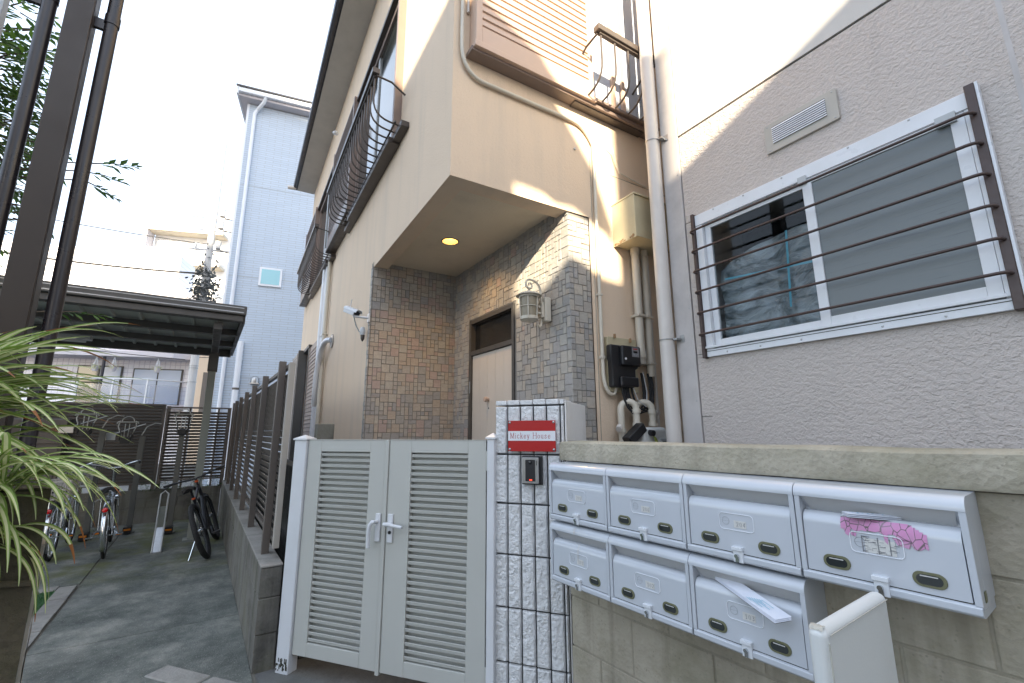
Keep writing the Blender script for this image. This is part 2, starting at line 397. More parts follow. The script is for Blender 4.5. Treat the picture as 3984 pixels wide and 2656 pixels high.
t = NT('lit_lamp'); t.fin((.9, .8, .6), .5); t.b.inputs['Emission Color'].default_value = (1, .72, .33, 1); t.b.inputs['Emission Strength'].default_value = 9; M['lamp'] = t.mat
M['lamp_cone'] = paint('downlight_cone', (.70, .55, .30), .35, .05, 5, 0)
t = NT('red_led'); t.fin((.4, 0, 0), .4); t.b.inputs['Emission Color'].default_value = (1, .05, .02, 1); t.b.inputs['Emission Strength'].default_value = 1.2; M['led'] = t.mat
M['lou_beige'] = paint('beige_shutter', (.36, .31, .27), .5, .15, 4, .03)
M['joint_beige'] = concrete('beige_mortar', (.36, .325, .26), (.22, .195, .15), .3)
M['rail_sheet'] = clear('pale_rail_sheet', (.80, .84, .90), .12, .3)
M['rack'] = paint('rack_post_grey', (.125, .125, .115), .5, .25, 5, .03)
M['cap'] = concrete('pale_wall_cap', (.33, .315, .29), (.17, .16, .145), .15)
M['creeper'] = paint('grey_creeper', (.10, .105, .10), .6, .5, 6, .1, dirtcol=(.04,.04,.04))
# ================================================================== GROUND
g = MB(); g.box(-150, 150, -60, 200, -.5, -.012)
tag(g.build('ground', M['ground']), kind='structure')
# driveway of cast slabs, x runs up the lane, y to its left
WO, WAZ = (-1.667, 3.204, 0), -34.3
drv = root('driveway', WO, WAZ, kind='structure')
sub = MB(); sub.box(-3.4, 6.62, -.02, 6.4, -.4, -.006); sub.build('slab_bed', M['mortar'], drv)
for x0, x1, y0, y1 in ((-3.3, 1.14, 0, 1.262), (1.152, 2.95, 0, 1.262), (2.962, 6.6, 0, 1.262), (2.962, 6.6, 1.276, 3.6), (2.962, 6.6, 3.612, 6.3)):
    b = MB(); b.box(x0, x1, y0, y1, -.1, .002 if y0 else 0); b.build('slab', M['drive'], drv, bevel=.004)
pav = root('paver_edging', WO, WAZ, kind='structure')
for i in range(9):
    b = MB(); x = -.95 + i*.425; b.box(x + .004, x + .42, 1.278 + rnd.uniform(-.002, .002), 1.415, -.1, .014 + rnd.uniform(-.003, .004)); b.build('paver', M['paver'], pav, bevel=.006)
for i in range(6):
    b = MB(); y = 1.42 + i*.42; b.box(2.80, 2.955, y + .004, y + .415, -.1, .012 + rnd.uniform(-.003, .004)); b.build('paver', M['paver'], pav, bevel=.006)
tf = MB(); tr = random.Random(3)
for i in range(5200):
    x = tr.uniform(-.9, 2.79); y = 1.425 + 1.6*tr.random()**1.5; a = tr.uniform(0, 6.28); h = tr.uniform(.018, .036); dx, dy = math.cos(a)*.004, math.sin(a)*.004
    tf.add([(x-dx, y-dy, 0), (x+dx, y+dy, 0), (x+dy*3*tr.uniform(-1,1), y+dx*3*tr.uniform(-1,1), h)], [(0,1,2)])
tf.box(-.95, 2.79, 1.42, 3.1, -.05, .006)
t_o = tf.build('artificial_turf', M['turf']); t_o.location = WO; t_o.rotation_euler = (0, 0, R(90-WAZ)); tag(t_o, kind='stuff')
# broken kerb edge in front of the gate
kb = root('kerb_edge', (-1.75, 2.83, 0), 110, kind='structure')
for i in range(3):
    b = MB(); x = -.65 + i*.42; b.box(x, x + .40, .12, .27, -.1, .012 + rnd.uniform(-.006, .008)); b.build('kerb_stone', M['paver'], kb, bevel=.012)

# ================================================================== MAILBOX WALL
# frame: x to the right along the boxes, y into the wall
MO, MAZ = Vector((2.0, 0, 0)), 144
def mfr(u): return MO + az_dir(144) * u
wall = root('block_wall', mfr(-1.62*2) , MAZ, 'beige block wall with rough mortar coping behind the white letterboxes', 'wall')
# local x: 0 at the pillar end; wall face at y=.15
WX0, WX1 = .15, 4.4
b = MB(); b.box(WX0 + .01, WX1, .1535, .262, -.05, 1.33); b.build('mortar_core', M['joint_beige'], wall)
zc = [-.05, .185, .415, .65, .885, 1.119, 1.338]
for k in range(6):
    x = WX0 - (0.2 if k % 2 else 0)
    while x < WX1:
        a0, a1 = max(WX0, x + .004), min(WX1, x + .396)
        if a1 - a0 > .03:
            b = MB(); d = rnd.uniform(-.0012, .0012); b.box(a0, a1, .150 + d, .27, zc[k] + .004, zc[k+1] - .004); b.build('block', M['block_beige'], wall, bevel=.004)
        x += .4
cp = MB(); cr2 = random.Random(5)
def cop(i, j):
    x = WX0 - .03 + (WX1 - WX0 + .05)*i
    pr = [(.262, 1.338), (.128, 1.338), (.122, 1.350), (.121, 1.40), (.124, 1.433), (.136, 1.441), (.20, 1.444), (.29, 1.444), (.30, 1.43), (.30, 1.338)]
    y, z = pr[min(9, int(round(j*9)))]
    n = noise.noise(Vector((x*7, y*20, z*20))); return (x, y + n*.006, z + noise.noise(Vector((x*4, 3, j*5)))*.0035)
cp.grid(cop, 90, 9); n0 = len(cp.v)
cp.f.append([j*91 for j in range(10)]); cp.m.append(0); cp.f.append([j*91 + 90 for j in range(10)]); cp.m.append(0)
cp.build('coping', M['coping'], wall, smooth=True)

# ================================================================== LETTERBOXES
BW, BH, BD = .4005, .290, .148
def box_profile():
    # side section: (y, z), front is y=0
    hood = [(.148, .290), (.060, .286)] + [(.030 - .03*math.sin(R(a)) , .256 + .03*math.cos(R(a))) for a in range(0, 91, 15)] + [(.0, .249), (.006, .249)]
    return hood
STROKES = {  # tiny stroke alphabet on a 0..1 grid: lists of polylines
 '0': [[(.5,1),(.2,.85),(.12,.5),(.2,.15),(.5,0),(.8,.15),(.88,.5),(.8,.85),(.5,1)]],
 '1': [[(.25,.8),(.55,1),(.55,0)],[(.25,0),(.85,0)]],
 '2': [[(.15,.75),(.25,.95),(.5,1),(.8,.9),(.82,.65),(.15,0),(.88,0)]],
 '3': [[(.15,.85),(.5,1),(.82,.8),(.5,.53),(.88,.28),(.5,0),(.12,.15)]],
 '4': [[(.7,0),(.7,1),(.1,.3),(.92,.3)]],
 '5': [[(.85,1),(.25,1),(.2,.58),(.55,.64),(.86,.35),(.5,0),(.12,.12)]],
 '6': [[(.78,.92),(.45,.95),(.15,.45),(.3,.05),(.65,.02),(.86,.3),(.62,.56),(.2,.42)]],
 'M': [[(.02,1),(.16,1)],[(.10,1),(.10,0)],[(.0,0),(.2,0)],[(.10,1),(.5,.03),(.9,1)],[(.9,1),(.9,0)],[(.78,0),(1,0)],[(.84,1),(1,1)]],
 'i': [[(.5,.62),(.5,0)],[(.3,.62),(.5,.62)],[(.28,0),(.72,0)],[(.47,.84),(.53,.90)]],
 'c': [[(.82,.5),(.7,.62),(.45,.64),(.18,.45),(.15,.2),(.4,0),(.65,.02),(.85,.16)]],
 'k': [[(.2,1),(.2,0)],[(.05,1),(.2,1)],[(.05,0),(.38,0)],[(.75,.62),(.22,.25)],[(.42,.38),(.82,0)],[(.62,.62),(.9,.62)],[(.68,0),(.98,0)]],
 'e': [[(.18,.36),(.84,.36),(.8,.52),(.55,.64),(.25,.5),(.15,.26),(.4,0),(.65,.01),(.85,.14)]],
 'y': [[(.15,.62),(.5,0)],[(.85,.62),(.4,-.25),(.12,-.25)],[(.02,.62),(.32,.62)],[(.68,.62),(.98,.62)]],
 'H': [[(.12,1),(.12,0)],[(.88,1),(.88,0)],[(.12,.52),(.88,.52)],[(.0,1),(.26,1)],[(.0,0),(.26,0)],[(.74,1),(1,1)],[(.74,0),(1,0)]],
 'o': [[(.5,.64),(.2,.52),(.12,.32),(.2,.1),(.5,0),(.8,.1),(.88,.32),(.8,.52),(.5,.64)]],
 'u': [[(.2,.62),(.2,.15),(.45,0),(.78,.15)],[(.78,.62),(.78,0)],[(.05,.62),(.2,.62)],[(.62,.62),(.78,.62)],[(.78,0),(.95,0)]],
 's': [[(.78,.46),(.72,.6),(.48,.64),(.22,.5),(.5,.34),(.82,.18),(.55,0),(.25,.04),(.18,.2)]],
}
def write(mb, text, x, z, h, y, adv, wid=.6, st=.07, gap=None):
    """flat raised lettering in the local xz plane at depth y"""
    for ch in text:
        if ch != ' ':
            w = h*wid*(1.45 if ch in 'MH' else .55 if ch == 'i' else 1)
            for pl in STROKES[ch]:
                for (ax, az), (bx, bz) in zip(pl, pl[1:]):
                    a = Vector((x + ax*w, z + az*h)); c = Vector((x + bx*w, z + bz*h)); d = c - a
                    if d.length < 1e-6: continue
                    vert = abs(d.y) > abs(d.x); s = h*st*(1.0 if vert else .62); p = Vector((-d.y, d.x)).normalized()*s*.5; e = d.normalized()*s*.3
                    q = [a - e + p, a - e - p, c + e - p, c + e + p]
                    mb.add([(v.x, y, v.y) for v in q], [(0,1,2,3)])
            x += w + h*(gap if gap is not None else adv)
        else: x += h*.5
    return x

def letterbox(name, org, label, number=None, group='white letterboxes on the block wall'):
    t = root(name, org, MAZ, label, 'letterbox', group)
    body = MB(); hp = box_profile()
    # hood strip + closed back, side cheeks, slot recess, bottom rail
    poly = [(BD, BH-.001)] + hp[1:] + [(.010, .249), (.046, .212), (.046, .03), (BD, .03)]
    body.prism(poly, 'x', .0008, BW - .0008)
    body.build('body', M['mail'], t, smooth=True)
    sl = MB(); sl.add([(.022, .0095, .2485), (BW-.022, .0095, .2485), (BW-.030, .0440, .207), (.030, .0440, .207)], [(0,1,2,3)])
    sl.build('slot_back', M['mail_in'], t)
    for s in (0, 1):
        ck = MB(); x0 = .001 if s == 0 else BW - .016
        ck.prism([(.0015, .249), (.06, .249), (.06, .02), (.012, .02), (.0015, .03)], 'x', x0, x0 + .015); ck.build('side_trim', M['mail'], t, bevel=.002)
    fl = MB(); pr = [(.05, .206), (.033, .206)] + [(.030 - .024*math.sin(R(a)), .170 + .036*math.cos(R(a))) for a in range(0, 91, 10)] + [(.005, .034), (.05, .034)]
    fl.prism(pr, 'x', .019, BW - .019); fl.build('flap', M['mail'], t, smooth=True)
    rl = MB(); rl.prism([(.006, .0305), (.0, .026), (.0, .010), (.006, .004), (.02, .0), (BD, .0), (BD, .029), (.05, .0305)], 'x', .003, BW - .003); rl.build('bottom_rail', M['mail'], t, bevel=.002)
    gr = MB(); gr.box(.02, BW-.02, .008, .04, .0308, .0338); gr.build('grime_line', M['grime_and_shade'], t)
    yf = .0052
    for cx in (.098, .306):
        w = MB(); w.prism(rrect(cx-.035, cx+.035, .050, .088, .0185, 5), 'y', yf-.0035, yf+.001); wf = w.build('viewing_window', M['rim'], t, bevel=.0015)
        w = MB(); w.prism(rrect(cx-.027, cx+.027, .0565, .0815, .0122, 5), 'y', yf-.0042, yf-.0034); w.build('pane', M['glass'], wf)
        w = MB(); w.box(cx-.018, cx+.018, yf-.0047, yf-.0043, .0765, .0790); w.build('glint_strip', M['sticker'], wf)  # pale strip painted on the pane as its glint
    p = MB(); p.tube([(x, yf-.0008, z) for x, z in rrect(.140, .262, .108, .163, .012, 4)], .0013, 6, closed=True); p.build('label_frame', M['mail_line'], t)
    ci = MB(); ci.tube([(.163 + .013*math.cos(R(a)), yf-.0003, .136 + .013*math.sin(R(a))) for a in range(0, 360, 20)], .0004, 4, closed=True)
    ci.tube([(.150, yf-.0003, .136), (.176, yf-.0003, .136)], .0003, 4); ci.build('dial_mark', M['print'], t)
    if number:
        s = MB(); s.box(.193, .236, yf-.0009, yf, .117, .141); st = s.build('number_sticker', M['sticker'], t)
        tx = MB(); write(tx, number, .2015, .122, .0135, yf-.0012, .25, .62, .11); tx.build('number', M['print'], st)
    la = MB(); la.box(.182, .220, -.010, yf+.001, .043, .055); la.box(.184, .218, -.0035, yf, .004, .046); hl = la.build('latch', M['alu'], t, bevel=.0015)
    la = MB(); la.box(.194, .206, -.009, -.003, .006, .024); la.cyl((.199, -.013, .026), (.199, -.003, .026), .0068, 10); la.build('latch_hook', M['chrome'], hl)
    return t
def boxpos(col, row): return mfr(-3.074 + col*.4016) + Vector((0, 0, (1.046, .752)[row]))
LB = [((0,0),'205','white letterbox numbered 205, leftmost of the upper row beside the intercom'),((1,0),'206','white letterbox numbered 206, second of the upper row'),
      ((2,0),'204','white letterbox numbered 204 above the one holding a folded flyer'),((3,0),None,'white letterbox with a peeling pink sticker across its flap'),
      ((0,1),'101','white letterbox with a vertical tape strip, leftmost of the lower row'),((1,1),'102','white letterbox numbered 102, middle of the lower row'),
      ((2,1),'103','white letterbox numbered 103 with a folded flyer in its slot')]
boxes = {}
for (c, r), num, lab in LB: boxes[(c, r)] = letterbox('letterbox', boxpos(c, r), lab, num)
# pink sticker and smeared label of the right-hand box
t = boxes[(3,0)]; pk = MB(); pr_ = random.Random(4)
top = [(.140,.190),(.146,.198),(.20,.198),(.26,.199),(.285,.195)]; N = 26
xs = [.120 + (.315-.120)*i/N for i in range(N+1)]
def ps_y(z):  # follows the flap front
    return .0052 if z < .170 else .030 - .024*math.sqrt(max(0, 1 - ((z-.170)/.036)**2)) if z < .206 else .033
lows = [.168 + .01*noise.noise(Vector((x*60, 1, 0))) - (.012 if x > .25 else 0) - (.016 if x > .285 else 0) for x in xs]
for i in range(N):
    ztop = .200 - max(0, (xs[i]-.275))*.6
    for k in range(6):
        z0 = lows[i] + (ztop-lows[i])*k/6; z1 = lows[i] + (ztop-lows[i])*(k+1)/6; w0 = lows[i+1] + (ztop-lows[i+1])*k/6; w1 = lows[i+1] + (ztop-lows[i+1])*(k+1)/6
        pk.quad((xs[i], ps_y(z0)-.0012, z0), (xs[i+1], ps_y(w0)-.0012, w0), (xs[i+1], ps_y(w1)-.0012, w1), (xs[i], ps_y(z1)-.0012, z1))
for cx, cz, w, h in ((.135,.160,.009,.012),(.150,.155,.008,.006),(.226,.157,.006,.016),(.262,.150,.022,.012)):
    pk.add([(cx-w, .0040, cz+h), (cx+w, .0040, cz+h*.8), (cx+w*.6, .0040, cz-h), (cx-w*.5, .0040, cz-h*.6)], [(0,1,2,3)])
pk.build('pink_sticker', M['pink'], t)
sm = MB(); sm.box(.175, .245, .0043, .0052, .112, .150); s_ = sm.build('worn_sticker', M['sticker'], t)
sm = MB(); sr = random.Random(8)
for i in range(46):
    x, z = sr.uniform(.165, .25), sr.uniform(.108, .155); w = sr.uniform(.002, .014); sm.box(x, x+w, .0036, .0042, z, z + sr.choice([.0006, .001, .0016]))
for x in (.168, .205, .232): sm.box(x, x+.0022, .0036, .0042, .112, .155)
sm.build('smeared_print', M['print'], s_)['kind'] = 'stuff'
# tape strip on the lower left box
t = boxes[(0,1)]
tp = MB(); tp.add([(.176, -.0009, .249), (.188, -.0009, .249), (.188, -.0009, .262), (.176, -.0009, .262), (.188, .03, .2868), (.176, .03, .2868), (.188, .006, .276), (.176, .006, .276)], [(0,1,2,3), (3,2,6,7), (7,6,4,5)])
for z0, z1 in ((.135, .165), (.165, .182), (.182, .195), (.195, .204)): tp.quad((.196, ps_y(z0)-.0012, z0), (.206, ps_y(z0)-.0012, z0), (.203, ps_y(z1)-.0012, z1), (.193, ps_y(z1)-.0012, z1))
tp.build('tape', M['mail_in'], t)
sd = MB(); sd.box(BW-.0006, BW+.0008, .030, .050, .035, .060); sd.build('side_notch', M['rim'], boxes[(3,0)])
# flyers
def flyer(org, rz, pts_top, label, th=.002, fold=.004):
    t = root('flyer', org, MAZ, label, 'flyer')
    m = MB()
    for k in range(3):
        o = k*fold
        m.add([(x, y + o*.4, z + o) for x, y, z in pts_top] + [(x, y + o*.4, z + o - th*.6) for x, y, z in pts_top], [(0,1,2,3), (4,5,6,7), (0,1,5,4), (1,2,6,5), (2,3,7,6), (3,0,4,7)])
    m.build('sheet', M['paper'], t); m = MB()
    p = pts_top; m.add([(x, y + .0005, z - .003) for x, y, z in p], [(0,1,2,3)]); m.build('sheet_underside', M['paper_dark'], t)
    m = MB()
    a, b_, c_, d_ = [Vector(q) for q in p]
    for i in range(7):
        u0, u1, v = .52 + .03*i*.2, .60 + .045*((i*3) % 5), .15 + .1*i
        q = [a + (b_-a)*u + (d_-a)*vv for u, vv in ((u0, v), (u1, v), (u1, v+.035), (u0, v+.035))]
        m.add([(x.x, x.y - .0003, x.z + .0105) for x in q], [(0,1,2,3)])
    m.build('print_lines', M['tape'], t)['kind'] = 'stuff'
    return t
flyer(boxpos(2, 1), 0, [(.085, .030, .214), (.335, -.070, .165), (.372, -.040, .178), (.150, .042, .222)], 'folded flyer hanging out of the slot of letterbox 103')
flyer(boxpos(3, 0), 0, [(.130, -.004, .209), (.150, -.020, .206), (.262, .028, .205), (.235, .040, .209)], 'small grey leaflet poking out above the pink sticker')

# ================================================================== GATE AND PILLAR
GO = Vector((-1.493, 3.26, 0))   # x to the right, y away from the street
gate = root('metal_gate', GO, 110, 'pale grey double gate of louvred leaves between white posts', 'gate')
def gpost(x0, x1, zt):
    b = MB(); b.box(x0, x1, -.035, .045, -.05, zt); p = b.build('gate_post', M['gate_post'], gate, bevel=.006)
    b = MB(); cx = (x0+x1)/2; w = (x1-x0)/2 + .007
    b.add([(cx-w, -.042, zt), (cx+w, -.042, zt), (cx+w, .052, zt), (cx-w, .052, zt), (cx-w, -.042, zt+.010), (cx+w, -.042, zt+.010), (cx+w, .052, zt+.010), (cx-w, .052, zt+.010), (cx, .005, zt+.036)],
          [(3,2,1,0), (0,1,5,4), (1,2,6,5), (2,3,7,6), (3,0,4,7), (4,5,8), (5,6,8), (6,7,8), (7,4,8)])
    b.build('post_cap', M['gate_post'], p)
    b = MB(); pr = random.Random(2)
    for i in range(26): b.box(*(lambda x, z: (x, x+pr.uniform(.004, .012), -.0362, -.0348, z, z+pr.uniform(.006, .03)))(pr.uniform(x0+.003, x1-.013), pr.uniform(.0, .06)))
    b.build('chipped_paint', M['grime_and_shade'], p)['kind'] = 'stuff'
gpost(-.032, .074, 1.445); gpost(1.440, 1.488, 1.455)
slat_me = {}
def leaf(x0, x1, p0, p1):
    b = MB(); b.box(x0, p0, -.018, .018, .10, 1.444); b.box(p1, x1, -.018, .018, .10, 1.444)
    b.box(p0, p1, -.0175, .0175, 1.368, 1.4435); b.box(p0, p1, -.0175, .0175, .1005, .182)
    lf = b.build('gate_leaf', M['gate'], gate, bevel=.003)
    b = MB(); b.box(x0, x1, -.020, .020, 1.4445, 1.4485); b.build('top_rail', M['gate'], lf, bevel=.001)
    n = 32; dz = (1.368-.182)/n
    m = MB(); m.prism([(-.010, .006), (-.013, .0225), (-.008, .0245), (.013, .006), (.013, .003)], 'x', p0 - .002, p1 + .002)
    me = m.mesh('slat', M['gate'], False)
    for i in range(n):
        o = mobj('slat', me, lf); o.location = (0, 0, .182 + i*dz + .003)
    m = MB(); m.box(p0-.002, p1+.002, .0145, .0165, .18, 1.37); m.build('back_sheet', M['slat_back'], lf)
    return lf
l1 = leaf(.080, .716, .194, .598); l2 = leaf(.750, 1.428, .912, 1.309)
b = MB(); b.box(.720, .7475, -.026, .014, .085, 1.4475); b.build('meeting_stile', M['gate'], l2, bevel=.003)
# handles
b = MB(); b.box(.674, .711, -.030, -.0185, .826, .992); h = b.build('handle_plate', M['gate_post'], l1, bevel=.003)
b = MB(); b.cyl((.686, -.03, .945), (.686, -.062, .945), .012, 12); b.tube([(.692, -.062, .946), (.680, -.066, .947), (.664, -.068, .928), (.657, -.068, .890), (.655, -.066, .835), (.656, -.066, .795)], [.012, .014, .014, .013, .012, .012], 10); b.build('lever', M['gate_post'], h, smooth=True)
b = MB(); b.box(.766, .803, -.030, -.0185, .826, .994); h = b.build('handle_plate', M['gate_post'], l2, bevel=.003)
b = MB(); b.cyl((.780, -.03, .936), (.780, -.062, .936), .012, 12); b.tube([(.762, -.064, .937), (.80, -.067, .940), (.83, -.068, .934), (.895, -.066, .928)], [.012, .0125, .011, .010], 10); b.build('lever', M['gate_post'], h, smooth=True)
b = MB(); b.cyl((.785, -.030, .886), (.785, -.036, .886), .010, 14); b.build('keyhole', M['black'], h)
for z in (.12, 1.27):
    b = MB(); b.box(1.4285, 1.4425, -.022, .010, z, z + .115); b.build('hinge', M['gate'], l2, bevel=.002)
b = MB(); b.box(1.430, 1.4395, -.004, .0, .10, 1.44); b.build('latch_gap', M['black'], l2)

pil = root('gate_pillar', GO, 110, 'white split faced block pillar with black joints beside the gate', 'pillar')
b = MB(); b.box(1.486, 1.904, .016, .20, -.05, 1.640); b.build('joint_core', M['black_joint'], pil)
b = MB(); b.box(1.9045, 1.914, .012, .60, -.05, 1.672); b.box(1.70, 1.9045, .20, .60, -.05, 1.672); b.build('rendered_return', M['white_render'], pil, bevel=.006)
rows = [-.05, .267, .5395, .8145, 1.090, 1.366, 1.648]; cols = [1.482, 1.557, 1.638, 1.719, 1.799, 1.880, 1.9045]
def splitblock(x0, x1, z0, z1, name='block', y1=.02):
    j = .0045; x0 += j if x0 > 1.483 else 0; x1 -= j; z0 += j; z1 -= j; sd_ = rnd.uniform(0, 50)
    nu, nv = max(3, int((x1-x0)/.0055)), max(4, int((z1-z0)/.0062)); m = MB()
    def fn(i, jv):
        x, z = x0 + (x1-x0)*i, z0 + (z1-z0)*jv
        e = min(min(i, 1-i)*(x1-x0), min(jv, 1-jv)*(z1-z0)); k = min(1, e/.006)
        d = .009*k + k*(.004*noise.noise(Vector((x*22 + sd_, z*20, 1))) + .0045*noise.noise(Vector((x*70, z*60, sd_))) + .003*noise.noise(Vector((x*150, z*150, sd_))))
        return (x, .004 - d, z)
    m.grid(fn, nu, nv); n0 = len(m.v)
    edge = [i for i in range(nu+1)] + [(jj+1)*(nu+1)-1 for jj in range(1, nv+1)] + [nv*(nu+1)+i for i in range(nu-1, -1, -1)] + [jj*(nu+1) for jj in range(nv-1, 0, -1)]
    m.add([(m.v[i].x, y1, m.v[i].z) for i in edge], [])
    L = len(edge)
    for q in range(L): m.f.append([edge[q], edge[(q+1) % L], n0 + (q+1) % L, n0 + q]); m.m.append(0)
    m.build(name, M['split'], pil, smooth=True)
for k in range(6):
    for c in range(6): splitblock(cols[c], cols[c+1], rows[k], rows[k+1])
x = 1.481
for w in (.075, .081, .081, .080, .081, .03):
    m = MB(); x1 = min(x + w - .004, 1.9145)
    m.prism([(x + .0, .0), (x1, .0), (x1, .2), (x, .2)], 'z', 1.653, 1.683 + rnd.uniform(-.003, .002)); m.build('cap_block', M['split'], pil, bevel=.005); x += w

sg = root('house_sign', GO, 110, 'red and white name plate screwed to the white pillar', 'sign')
b = MB(); b.box(1.572, 1.858, -.026, -.018, 1.385, 1.560); b.build('plate', M['red'], sg, bevel=.001)
b = MB(); b.box(1.5718, 1.8582, -.0268, -.0262, 1.445, 1.500); b.build('white_band', M['sign_white'], sg)
xw = 1.586
for word in ('Mickey', 'House'):
    b = MB(); xw = write(b, word, xw, 1.4585, .0315, -.0272, .12, .52, .085, gap=.125) + .0158; b.build('lettering', M['sign_text'], sg)
for x in (1.582, 1.848):
    for z in (1.396, 1.549):
        b = MB(); b.lathe([(.0068, 0), (.0068, .003), (.004, .006), (0, .0068)], n=12); b.M = None
        o = b.build('screw', M['steel'], sg, smooth=True); o.location = (x, -.026, z); o.rotation_euler = (R(90), 0, 0)
ic = root('intercom', GO, 110, 'black and grey door intercom with a red light below the sign', 'intercom')
b = MB(); b.box(1.657, 1.778, -.030, -.014, 1.202, 1.360); b.build('backing', M['black'], ic, bevel=.003)
b = MB(); b.prism(rrect(1.662, 1.762, 1.210, 1.352, .006), 'y', -.046, -.0305); b.build('body', M['steel'], ic, bevel=.002)
b = MB(); b.prism(rrect(1.683, 1.741, 1.222, 1.340, .004), 'y', -.0475, -.0462); f = b.build('dark_panel', M['black'], ic)
b = MB(); b.lathe([(.010, 0), (.008, .004), (0, .006)], n=14); o = b.build('camera_lens', M['glass_dark'], ic, smooth=True); o.location = (1.712, -.0476, 1.325); o.rotation_euler = (R(90), 0, 0)
b = MB(); b.box(1.708, 1.722, -.0484, -.0477, 1.2265, 1.2325); b.build('indicator_light', M['led'], ic)
b = MB(); b.box(1.748, 1.751, -.0468, -.0461, 1.310, 1.335); b.build('slit', M['black'], ic)

# ================================================================== WHITE VINYL CHAIR
ch = root('chair', (.645, 1.061, 0), 54.5, 'white vinyl dining chair with a worn corner standing before the letterboxes', 'chair')
# x along the back (left to right), y away from the viewer
b = MB(); n_ = 10
def slab(x0, x1, y0, y1, z0, z1, r=.018):
    m = MB(); m.box(x0, x1, y0, y1, z0, z1); return m
bk = MB(); bk.box(0, .385, -.019, .020, .40, 1.085); bk.build('backrest', M['vinyl'], ch, bevel=.0185, segs=5)
b = MB(); b.tube([(.004, -.0225, .45), (.004, -.0225, 1.06)], .0018, 6); b.tube([(.010, -.0232, 1.074), (.365, -.0232, 1.074)], .0012, 6); b.build('seam', M['vinyl_worn'], ch)
b = MB(); b.grid(lambda i, j: (.004 + .018*i + .002*noise.noise(Vector((i*5, j*5, 2))), -.012 + .026*j, 1.0865 - .026*(1-i)**6*.25 + .0022*noise.noise(Vector((i*7, j*7, 0)))), 6, 8); b.build('torn_patch', M['vinyl_worn'], ch, smooth=True)
b = MB(); b.box(.004, .371, -.40, -.024, .41, .475); b.build('seat', M['vinyl'], ch, bevel=.018, segs=3)
for x in (.012, .325):
    for y in (-.385, -.02):
        b = MB(); b.box(x, x+.038, y, y+.038, -.012, .41); b.build('leg', M['brown_wood'], ch, bevel=.003)
# ================================================================== RIGHT-HAND BUILDING
# frame: x runs away to the left along the wall, y outwards
RO, RAZ = Vector((3.24, 0, .15)), -32.3
nb = root('neighbour_house', RO, RAZ, 'grey house with textured panels, barred window and vent on the right', 'house')
nb.scale = (.9, .9, .9)
b = MB(); b.box(-2.2, 4.19, -3.6, -.75, -.5, 7.2); b.box(-2.2, 2.36, -.75, -.031, -.5, 7.2); b.box(3.955, 4.19, -.75, -.031, -.5, 7.2); b.box(2.36, 3.955, -.75, -.031, -.5, 2.03); b.box(2.36, 3.955, -.75, -.031, 3.19, 7.2); b.build('core', M['trim_r'], nb)
def panel(x0, x1, z0, z1, m='siding', y=0., nm='wall_panel', hole=None):
    b = MB()
    if hole:
        h0, h1, g0, g1 = hole
        b.box(x0, x1, -.03, y, z0, g0); b.box(x0, x1, -.03, y, g1, z1); b.box(x0, h0, -.03, y, g0, g1); b.box(h1, x1, -.03, y, g0, g1)
    else: b.box(x0, x1, -.03, y, z0, z1)
    return b.build(nm, M[m], nb, bevel=.003)
panel(2.205, 4.056, .2, 3.958, hole=(2.375, 3.94, 2.05, 3.17))
panel(-2.2, 2.195, .2, 3.958)
panel(-2.2, 4.056, 3.972, 7.2, 'siding_up', .004)
b = MB(); b.box(2.190, 2.210, -.03, .001, .2, 3.95); b.build('sealant_joint', M['trim_r'], nb)
b = MB(); b.box(-2.2, 4.06, -.03, -.012, 3.955, 3.975); b.build('panel_gap', M['black_joint'], nb)
b = MB(); b.box(4.062, 4.228, -.04, .010, .2, 7.2); b.box(4.204, 4.228, -.3, .008, .2, 7.2); b.build('corner_trim', M['trim_r'], nb, bevel=.004)
for z in (.9, 1.6, 2.07, 3.16):
    b = MB(); b.box(3.97, 4.056, -.002, .0015, z, z+.004); b.build('panel_joint', M['grime_and_shade'], nb)
for z in (1.72, 2.45, 3.05, 3.62):
    b = MB(); b.lathe([(.006, 0), (.005, .003), (0, .004)], n=8); o = b.build('screw', M['steel'], nb); o.location = (4.085, .010, z); o.rotation_euler = (R(-90), 0, 0)
# rain pipe
dp = MB(); dp.cyl((4.275, .065, .0), (4.275, .065, 7.3), .058, 24)
pp = dp.build('rain_pipe', M['pvc_grey'], nb, smooth=True)
for z in (2.22, 4.02):
    b = MB(); b.tube([(4.275 + .061*math.cos(R(a)), .065 + .061*math.sin(R(a)), z) for a in range(0, 360, 20)], .0045, 6, closed=True)
    b.box(4.175, 4.215, .008, .07, z-.012, z+.004); b.box(4.150, 4.19, .008, .014, z-.03, z+.03); b.build('pipe_bracket', M['steel'], pp)
# vent
v = MB(); v.prism(rrect(2.906, 3.356, 3.390, 3.607, .012), 'y', .001, .018)
vo = v.build('vent_cover', M['tan_lou'] if False else M['yellow_box'], nb, bevel=.003); M['vent'] = paint('grey_vent_paint', (.44, .41, .36), .5, .2, 6, .03); vo.data.materials[0] = M['vent']
b = MB(); b.box(2.970, 3.303, .0175, .0192, 3.447, 3.572); b.build('vent_opening', M['black'], vo)
sm_ = MB(); sm_.prism([(.019, 0), (.027, -.006), (.027, -.003), (.019, .010)], 'x', 2.970, 3.303); me = sm_.mesh('vent_slat', M['alu'])
for i in range(8): o = mobj('vent_slat', me, vo); o.location = (0, 0, 3.451 + i*.0153)
for x in (2.93, 3.332):
    for z in (3.408, 3.588):
        b = MB(); b.lathe([(.006, 0), (.004, .003), (0, .004)], n=8); o = b.build('screw', M['steel'], vo); o.location = (x, .018, z); o.rotation_euler = (R(-90), 0, 0)
